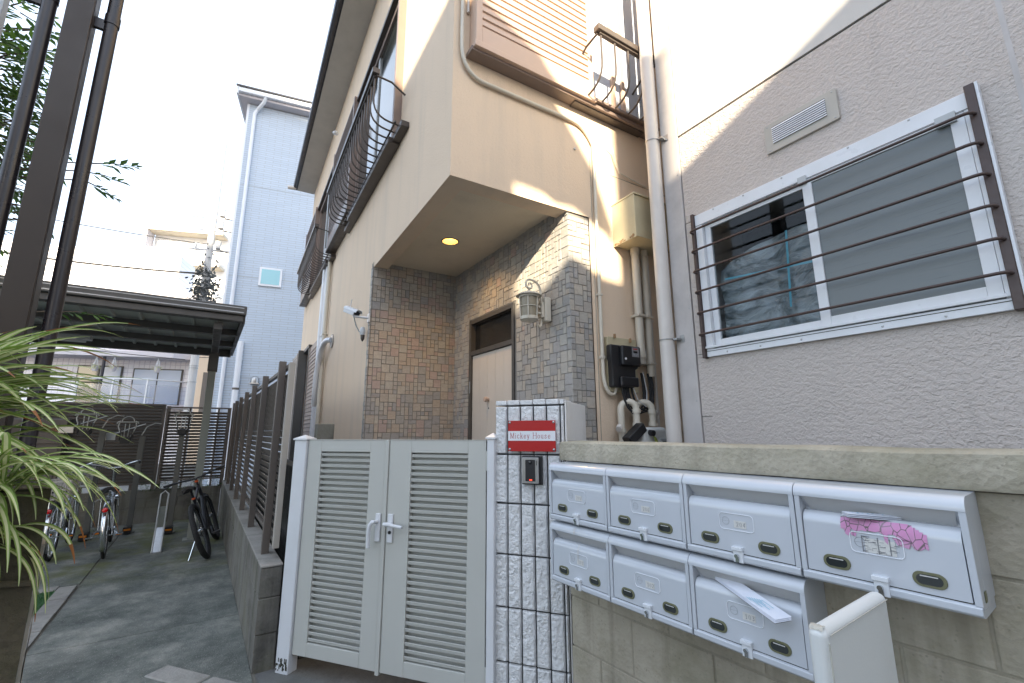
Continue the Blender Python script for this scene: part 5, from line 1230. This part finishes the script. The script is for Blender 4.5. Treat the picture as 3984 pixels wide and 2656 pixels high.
# x to the right; front at y=0, recessed wall behind balcony at y=1.1
X0 = -6.0
b = MB(); b.box(X0, 6.6, 1.1, 9, 0, 8.0); b.box(X0, 4.9, 0.4, 2.2, 8.33, 10.4); b.build('tiled_wall', M['tile_wall'], ap)
def canopy(z, th, xr): 
    b = MB(); b.prism([(X0, -.15), (xr, -.15), (xr+1.35, 1.1), (X0, 1.1)], 'z', z, z+th); return b
canopy(8.02, .30, 5.75).build('canopy', M['slab'], ap, bevel=.02); canopy(5.02, .28, 5.4).build('canopy', M['slab'], ap, bevel=.02); canopy(2.62, .16, 5.4).build('balcony_floor', M['slab'], ap, bevel=.01)
for (x0, x1, z0, z1) in ((.2, 2.2, 6.3, 7.75), (3.2, 5.2, 6.3, 7.70), (-4, -1.6, 6.3, 7.75), (1.1, 2.9, 2.8, 4.70), (3.35, 5.45, 2.8, 4.62), (-3.5, -1.2, 2.8, 4.7)):
    b = MB(); b.box(x0, x1, 1.02, 1.10, z0, z1); w_ = b.build('window', M['dark_frame'], ap)
    xm = (x0+x1)/2
    for a, c, mm in ((x0+.06, xm-.03, 'glass' if z0 > 5 or x0 < 2 else 'glass_pale'), (xm+.03, x1-.06, 'glass_pale')):
        b = MB(); b.box(a, c, 1.0, 1.019, z0+.06, z1-.06); b.build('pane', M[mm], w_)
rl_ = MB(); rl_.tube([(X0, -.05, 3.98), (4.5, -.05, 3.98), (5.75, 1.05, 3.98)], .035, 8)
ro2 = rl_.build('railing', M['alu'], ap)
for i in range(7):
    b = MB(); x = -3.6 + i*1.35; b.box(x, x+1.27, -.07, -.05, 2.86, 3.72); b.build('rail_panel', M['rail_sheet'] if i > 3 else M['tile_wall'], ro2)
    b = MB(); b.box(x-.06, x-.0, -.09, -.02, 2.8, 3.98); b.build('rail_post', M['alu'], ro2)
b = MB(); b.add([(4.6, -.05, 2.86), (5.75, 1.0, 2.86), (5.75, 1.0, 3.72), (4.6, -.05, 3.72)], [(0,1,2,3)]); b.build('rail_panel', M['rail_sheet'], ro2)
def planter(x, z, label):
    t = root('hanging_planter', tuple(ap.matrix_basis @ Vector((0,0,0))), 74, label, 'planter'); t.location = Vector((-21.57, 20, 0)) + az_dir(74)*x - Vector((-math.cos(R(74)), math.sin(R(74)), 0))*0 ; t.location.z = z
    b = MB()
    for a in range(0, 360, 90): b.tube([(.11*math.cos(R(a)), .11*math.sin(R(a)), -.45), (0, 0, .0)], .012, 4)
    b.build('hanger', M['alu'], t); b = MB(); b.lathe([(.09, -.68), (.15, -.45), (.14, -.45), (.08, -.66)], n=14); b.build('pot', M['slab'], t); b = MB(); pr2 = random.Random(int(x*10))
    for i in range(90):
        a = pr2.uniform(0, 6.28); r_ = .16*pr2.random(); l = pr2.uniform(.1, .28); p = Vector((r_*math.cos(a), r_*math.sin(a), -.45)); d = Vector((math.cos(a)*.8, math.sin(a)*.8, pr2.uniform(-.9, .5)))*l; s_ = Vector((-math.sin(a), math.cos(a), 0))*.018
        b.add([p-s_, p+s_, p+d], [(0,1,2)])
    b.build('foliage', M['leaf_mid'], t)
planter(2.3, 5.0, 'hanging pot under the balcony canopy, left of the dark drainpipe'); planter(3.0, 5.0, 'hanging pot under the balcony canopy, right of the dark drainpipe'); planter(4.75, 5.0, 'lone hanging pot near the right end of the balcony')
b = MB(); b.cyl((2.6, .02, 2.8), (2.6, .02, 5.0), .06, 10); b.build('drainpipe', M['navy'], ap)
# stucco neighbour and brown cladding to the right of it
nh = root('narrow_house', (-15.6, 21.8, 0), 74, 'narrow cream and brown clad house between the pole and blue house', 'house')
b = MB(); b.box(0, .95, 0, 5, 0, 5.6); b.build('plaster_wall', M['cream'], nh); b = MB(); b.box(.95, 3.2, .2, 5, 0, 4.6); b.build('brown_wall', M['brown_wood'], nh)
for i in range(14):
    b = MB(); b.box(1.0 + i*.155, 1.0 + i*.155 + .02, .17, .205, 0, 4.6); b.build('batten', M['brown_wood'], nh)
b = MB(); b.add([(.9, -.1, 5.2), (3.4, -.1, 4.3), (3.4, 5, 4.3), (.9, 5, 5.2), (.9, -.1, 5.32), (3.4, -.1, 4.42), (3.4, 5, 4.42), (.9, 5, 5.32)], [(0,1,2,3), (7,6,5,4), (0,4,5,1), (1,5,6,2), (2,6,7,3), (3,7,4,0)]); b.build('roof', M['brown_wood'], nh)
b = MB(); b.box(.45, .80, -.05, .0, 2.4, 4.4); b.build('meter_cabinet', M['fence'], nh)
# pole
pl = root('utility_pole', (-13.75, 19.2, 0), 74, 'concrete utility pole with a dark bushy tangle around its middle', 'utility pole')
b = MB(); b.cyl((0, 0, 0), (0, 0, 15), .17, 14, r1=.12); b.build('shaft', M['pole'], pl, smooth=True)
for z in (3.6, 4.2, 4.3): b = MB(); b.cyl((0, 0, z), (0, 0, z+.04), .175, 14); b.build('band', M['steel'], pl)
b = MB(); pr2 = random.Random(5)
for i in range(620):
    a = pr2.uniform(0, 6.28); z = pr2.gauss(7.75, .62); r_ = .16 + abs(pr2.gauss(0, .20))*(1.15 - .35*abs(z-7.6)); l = pr2.uniform(.08, .22)
    p = Vector((r_*math.cos(a), r_*math.sin(a), z)); d = Vector((pr2.uniform(-1, 1), pr2.uniform(-1, 1), pr2.uniform(-1, 1))).normalized()*l; q = d.orthogonal().normalized()*l*.35
    b.add([p, p + d*.5 + q, p + d, p + d*.5 - q], [(0, 1, 2, 3)])
    if i % 14 == 0: b.tube(bez(p, p + d*2 + Vector((0, 0, .15)), p + d*3, 4), .018, 4)
b.build('creeper_tangle', M['creeper'], pl)['kind'] = 'stuff'
b = MB()
for z in (9.6, 10.6, 11.2): b.box(-.9, .9, -.05, .05, z, z+.09); b.cyl((.35, -.1, z+.1), (.35, -.1, z+.45), .12, 10); b.cyl((-.55, 0, z+.1), (-.55, 0, z+.35), .05, 8)
b.build('crossarm', M['pole'], pl)
fb = root('far_block', (-31.6, 36.0, 0), 76, 'sunlit cream apartment tower far behind with open balconies', 'apartment block')
b = MB(); b.box(.25, 6.2, 1.2, 7, 0, 18.9); b.build('wall', M['far_white'], fb)
for k in range(4):
    z = 18.75 - k*3.0
    b = MB(); b.box(-.1, 6.0, -.1, 1.2, z, z+.25); b.build('slab', M['far_wall'], fb); b = MB(); b.box(.15, 5.9, -.05, .05, z-2.75, z-1.6); b.build('balcony_parapet', M['far_white'], fb)
    b = MB(); b.box(.6, 2.6, 1.12, 1.19, z-2.7, z-.5); b.box(3.2, 5.4, 1.12, 1.19, z-2.7, z-.5); b.build('window', M['glass_pale'], fb); b = MB(); b.box(-.05, .2, .0, 1.2, z-1.7, z-.02); b.build('side_screen', M['slab'], fb)
# wires
wt = MB()
wires = root('overhead_wire', (0, 0, 0), 90, 'sagging black overhead wires strung from the utility pole', 'wire')
def wire(a, c, sag, r):
    b = MB(); A, B = Vector(a), Vector(c); b.tube([A + (B-A)*t_ + Vector((0, 0, -sag*4*t_*(1-t_))) for t_ in [i/14 for i in range(15)]], r, 5); b.build('strand', M['cable'], wires)
P0 = Vector((-13.75, 19.2, 0))
wire(P0 + Vector((0, 0, 8.5)), (-30, 15.0, 10.3), .5, .045); wire(P0 + Vector((0, 0, 9.9)), (-30, 15, 12.4), .4, .022); wire(P0 + Vector((-.2, -.3, 4.85)), (-30, 14.4, 7.0), .2, .016); wire(P0 + Vector((-.2, -.3, 4.55)), (-30, 14.4, 6.5), .2, .016); wire(P0 + Vector((0, 0, 4.7)), (-10.5, 22, 5.4), .1, .014)
wire(P0 + Vector((.5, 0, 11.2)), (-7, 24, 12), .2, .02); wire(P0 + Vector((.5, 0, 10.6)), (-7, 24, 10.6), .2, .02); wire(P0 + Vector((.5, 0, 9.6)), (-7, 24, 8.8), .2, .02)

# ================================================================== LEFT FOREGROUND
pc = root('steel_column', (-2.34, 2.05, 0), -34, 'brown square steel column close by on the left', 'column')
b = MB(); b.box(-.052, .052, -.052, .052, 0, 6.0); b.box(-.11, .11, -.11, .11, 0, .014); b.build('shaft', M['column'], pc, bevel=.004)
b = MB(); b.box(-.035, .035, -.0535, -.0525, 0, 6.0); b.build('flange_face', M['column'], pc)
def dpipe(dx, dy, label):
    t = root('downpipe', (-2.34 + dx, 2.05 + dy, 0), -34, label, 'downpipe'); b = MB(); b.cyl((0, 0, 0), (0, 0, 6.0), .0305, 18); o = b.build('pipe', M['pipe_dark'], t, smooth=True)
    b = MB(); b.cyl((0, 0, 3.74), (0, 0, 3.80), .0345, 18); b.box(-.012, .012, 0, .10, 3.70, 3.76); b.build('clamp', M['pipe_dark'], o, smooth=True); return t
dpipe(.095, .075, 'dark round downpipe on the right side of the brown column'); dpipe(-.10, -.075, 'dark round downpipe on the left side of the brown column')
ow = root('old_wall', (-.985, .995, 0), -44.6, 'mossy old stone wall end carrying the spider plant', 'wall')
# x runs away from the viewer, y to the left
om = MB()
def owf(i, j):
    return (.0 + .010*noise.noise(Vector((i*9, j*14, 0))) + .006*noise.noise(Vector((i*30, j*40, 5))), -.004 + .9*i, 1.382*j - .3*(1-j) + (.012*noise.noise(Vector((i*8, 3, 1))) if j > .99 else 0))
om.grid(owf, 60, 90); om.grid(lambda i, j: (.16*j, -.004 + .9*i, owf(i, 1)[2] + .008*noise.noise(Vector((i*16, j*5, 4)))), 60, 6); om.box(.012, .16, -.002, .89, -.3, 1.366)
om.build('stone_face', M['old_stone'], ow, smooth=True)
for z in (.25, .62, .98, 1.20):
    b = MB(); b.tube([(-.004, 0, z), (-.006, .2, z + .03), (-.004, .45, z - .01), (-.006, .88, z + .02)], .007, 6); b.build('mortar_bead', M['old_stone'], ow)
b = MB(); b.grid(lambda i, j: (.004 + .15*i, -.012 + .003*noise.noise(Vector((i*3, j*40, 0))), -.3 + 1.57*j), 4, 60); b.box(.006, .15, -.010, -.0045, -.3, 1.27); b.build('side_strip', M['strip'], ow, smooth=True)

# spider plant: arching strap leaves with cream centre, green edges and dry tips
sp = root('spider_plant', (-1.46, 1.0, 1.39), 90, 'variegated spider plant spilling over the old stone wall', 'plant')
lr = random.Random(21)
b = MB(); b.lathe([(.0, -.02), (.10, 0), (.09, .05), (.0, .08)], n=12); b.build('crown_base', M['leaf_lime'], sp, smooth=True)
def strap(base, d0, length, droop, w, dry, wave=0., twist=0.):
    N = 14; pts = []; p = Vector(base); d = Vector(d0).normalized(); seg = length/N
    for i in range(N+1):
        pts.append((p.copy(), d.copy())); g = droop*(.35 + 1.3*i/N)/N
        d = (d + Vector((0, 0, -g)) + Vector((lr.uniform(-1, 1), lr.uniform(-1, 1), 0))*.012*wave).normalized(); p = p + d*seg
    m = MB(); rows = []
    for i, (p, d) in enumerate(pts):
        t_ = i/N; ww = w*min(1, .45 + 2.2*t_)*(1 - max(0, (t_-.45)/.55)**1.6) + .0006
        s = d.cross(Vector((0, 0, 1))); s = s.normalized() if s.length > 1e-4 else Vector((1, 0, 0)); up = s.cross(d).normalized()
        an = twist*t_; s2 = s*math.cos(an) + up*math.sin(an); up2 = up*math.cos(an) - s*math.sin(an)
        fold = .38*ww
        rows.append([p - s2*ww + up2*fold, p - s2*ww*.48 + up2*fold*.4, p, p + s2*ww*.48 + up2*fold*.4, p + s2*ww + up2*fold])
    m.add([q for r_ in rows for q in r_], [])
    for i in range(N):
        for k in range(4):
            f = [i*5+k, i*5+k+1, (i+1)*5+k+1, (i+1)*5+k]; m.f.append(f); dryness = i/N > 1 - dry
            m.m.append(2 if dryness else (0 if k in (0, 3) else 1))
    return m
LM = [M['leaf_edge'], M['leaf_mid'], M['leaf_dry']]; LM2 = [M['leaf_lime'], M['leaf_lime'], M['leaf_dry']]
def tuft(n, c, spread, lo, hi, azs, els, droops, wr=(.0065, .0105), dryp=.25, mats=LM):
    for i in range(n):
        az = lr.uniform(*azs); el = R(lr.uniform(*els)); h_ = az_dir(az)
        m = strap((c[0] + lr.uniform(-1, 1)*spread, c[1] + lr.uniform(-1, 1)*spread, c[2] + lr.uniform(-1, 1)*spread*.6), h_*math.cos(el) + Vector((0, 0, math.sin(el))), lr.uniform(lo, hi), lr.uniform(*droops), lr.uniform(*wr), lr.choice([0, 0, 0, .05, .08]) if lr.random() > dryp*.18 else lr.uniform(.15, .3), 1, lr.uniform(-.6, .6))
        m.build('leaf', mats, sp, smooth=True)
# upper clump (local to the root), reaching right over the wall end
tuft(76, (.02, .05, .14), .07, .31, .47, (62, 118), (4, 42), (.5, 1.15))
tuft(22, (.10, .08, .06), .06, .24, .42, (60, 140), (0, 40), (.9, 1.9))
tuft(16, (.08, .05, .22), .06, .26, .42, (40, 110), (15, 60), (.8, 1.5))
tuft(9, (.05, .0, .02), .05, .24, .38, (100, 150), (0, 40), (1.6, 2.6), (.009, .012))
# plantlets hanging lower on the wall face
tuft(28, (.40, -.05, .0), .03, .14, .26, (40, 140), (0, 55), (1.2, 2.4), (.0036, .0060))
tuft(28, (.40, -.05, -.09), .03, .12, .24, (60, 190), (-5, 45), (2.0, 3.4), (.0034, .0056))
tuft(26, (.36, -.05, .02), .05, .18, .30, (80, 180), (-5, 40), (1.6, 2.8), (.004, .0065))
tuft(12, (.36, -.06, .06), .05, .22, .34, (110, 170), (-10, 30), (2.4, 3.6), (.005, .0075))
tuft(4, (.32, -.02, .03), .02, .26, .36, (72, 95), (10, 25), (1.0, 1.5), (.005, .0075))
for i in range(4):
    m = strap((.08 + .022*i, -.04 + .01*i, .10 - .02*(i % 3)), (.35 + .3*lr.random(), -.25, .30), lr.uniform(.20, .30), 3.4, lr.uniform(.008, .012), lr.uniform(.15, .35), 1, 1.0); m.build('leaf', LM2, sp, smooth=True)
b = MB(); b.tube(bez((0, 0, .10), (.28, -.02, .12), (.40, -.05, 0), 8), .0028, 6); b.tube(bez((0, 0, .10), (.25, -.05, .06), (.40, -.05, -.09), 8), .0028, 6); b.build('runner', M['leaf_lime'], sp)

# tree behind the column
tr_ = root('tree', (-5.28, 3.45, 0), 90, 'leafy green tree behind the brown column at the left edge', 'tree')
b = MB(); b.tube([(0, 0, 0), (.04, .03, 1.4), (-.02, .05, 2.8), (.05, .0, 4.4), (.0, .05, 5.6)], [.10, .085, .07, .05, .02], 10); tk = b.build('trunk', M['bark'], tr_, smooth=True)
lv = MB(); lv.add([(0, 0, 0), (.035, -.014, .004), (.075, 0, 0), (.035, .014, .004)], [(0,1,2), (0,2,3)]); me1 = lv.mesh('leaf', M['tree_leaf']); lv2 = MB(); lv2.add([(0, 0, 0), (.04, -.013, -.003), (.085, 0, -.012), (.04, .013, -.003)], [(0,1,2), (0,2,3)]); me2 = lv2.mesh('leaf', M['tree_leaf2'])
t3 = random.Random(12); leaves = []; br = MB()
def twig(p, d, l):
    br.tube([p, p + d*l*.5 + Vector((0, 0, .02)), p + d*l], [.008, .005, .002], 5, cap=False)
    nl = int(l/.028)
    for k in range(nl):
        q = p + d*l*(.25 + .75*k/nl); s = d.cross(Vector((0, 0, 1))).normalized()*(1 if k % 2 else -1)
        v = (d*.7 + s*.8 + Vector((0, 0, t3.uniform(-.6, .35)))).normalized(); leaves.append((q, v, t3.uniform(1.0, 1.8)))
for i in range(640):
    z = t3.gauss(4.5, .75); a = t3.uniform(0, 6.28); r_ = .82*math.sqrt(max(.05, 1 - ((z-4.4)/1.9)**2)) * math.sqrt(t3.uniform(.08, 1.0))
    c = Vector((r_*math.cos(a), r_*math.sin(a), z)); d = Vector((math.cos(a), math.sin(a), t3.uniform(-.45, .55))).normalized(); twig(c, d, t3.uniform(.14, .30))
    if i % 9 == 0: br.tube([(0, 0, z-.6), tuple(c*.6 + Vector((0, 0, z*.38))), tuple(c)], [.02, .012, .006], 5, cap=False)
for p_, d_, l_ in (((1.18, .45, 4.05), (.8, .45, .18), .40), ((1.18, .42, 3.95), (.85, .4, -.12), .34), ((1.14, .5, 3.9), (.7, .5, -.4), .30), ((.95, .55, 2.6), (.75, .5, .05), .45)):
    twig(Vector(p_), Vector(d_).normalized(), l_); br.tube([(.05, .05, p_[2]-.5), (p_[0]*.5, p_[1]*.5, p_[2]-.1), p_], [.018, .010, .006], 5, cap=False)
br.build('branches', M['bark'], tr_)['kind'] = 'stuff'
bigs = MB()
leaves.sort(key=lambda q: (q[0] + Vector((-5.28, 3.45, -1.5))).length)
for k, (q, v, s) in enumerate(leaves):
    rot = v.to_track_quat('X', 'Z').to_matrix().to_4x4(); Mx = Matrix.Translation(q) @ rot @ Matrix.Diagonal((s, s, s, 1))
    if k < 290: o = mobj('leaf', me1 if k % 3 else me2, tr_); o.matrix_local = Mx
    else:
        bigs.M = Mx; src = lv if k % 3 else lv2; bigs.add(src.v, [tuple(f) for f in src.f], 0 if k % 3 else 1)
bigs.M = None; lo_ = bigs.build('leaf', [M['tree_leaf'], M['tree_leaf2']], tr_); lo_['kind'] = 'stuff'
# grey upright at the very left edge
gp = root('grey_post', (-2.72, 1.98, 0), -34, 'slim grey blue post cut off at the top left corner', 'post')
b = MB(); b.box(-.03, .03, -.03, .03, 0, 6); b.build('shaft', M['alu_grey'], gp, bevel=.004)

# ================================================================== UNSEEN SHADE CASTERS BEHIND THE VIEWPOINT (added and shaped for their shadow)
op = root('shade_tower', (0, -40, 0), 90, 'tall plain unseen block behind the viewpoint, added to shade the scene', 'apartment block')
b = MB(); b.box(-14.6, -1.30, -9, 0, 0, 34); b.build('wall', M['siding_up'], op)  # unseen block, added to keep sun off the yard and blue house
b = MB(); b.box(-32, -14.601, -9, 0, 0, 31); b.build('lower_shade_block', M['siding_up'], op)  # added lower, so sun still reaches the upper apartments
gh = root('gable_shade_house', (0, -7.6, 0), 90, 'unseen sloping roof house behind the viewpoint, outline shaped for its shadow', 'house')
b = MB(); b.prism([(-1.45, 0), (.90, 0), (.90, 6.98), (.72, 6.95), (.5, 7.02), (.3, 6.93), (.03, 6.98), (.03, 7.42), (-1.45, 7.42)], 'y', -.6, .6); b.build('wall', M['siding_up'], gh)  # bumpy top edge shaped to leave a sunlit gap below the gable
b = MB(); b.prism([(-1.45, 7.425), (.0, 7.40), (.12, 7.43), (.25, 7.45), (.34, 7.42), (.5, 7.47), (.62, 7.43), (.78, 7.40), (.86, 7.30), (.86, 7.42), (.68, 7.89), (.24, 8.45), (-.2, 8.60), (-.43, 8.72), (-.97, 9.12), (-1.45, 9.50)], 'y', .45, .6); b.build('shade_gable', M['siding_up'], gh)  # thin unseen panel, outline cut to give the shadow edges
fh = root('flat_shade_house', (0, -7.6, 0), 90, 'unseen flat roofed house behind the viewpoint, outline shaped for its shadow', 'house')
b = MB(); b.prism([(.90, 0), (9, 0), (9, 7.62), (1.97, 7.60), (1.25, 7.52), (1.25, 8.7), (.90, 8.7)], 'y', -.6, .6); b.build('wall', M['siding_up'], fh)  # unseen outline shaped for its shadow, tall step added to shade the front wall
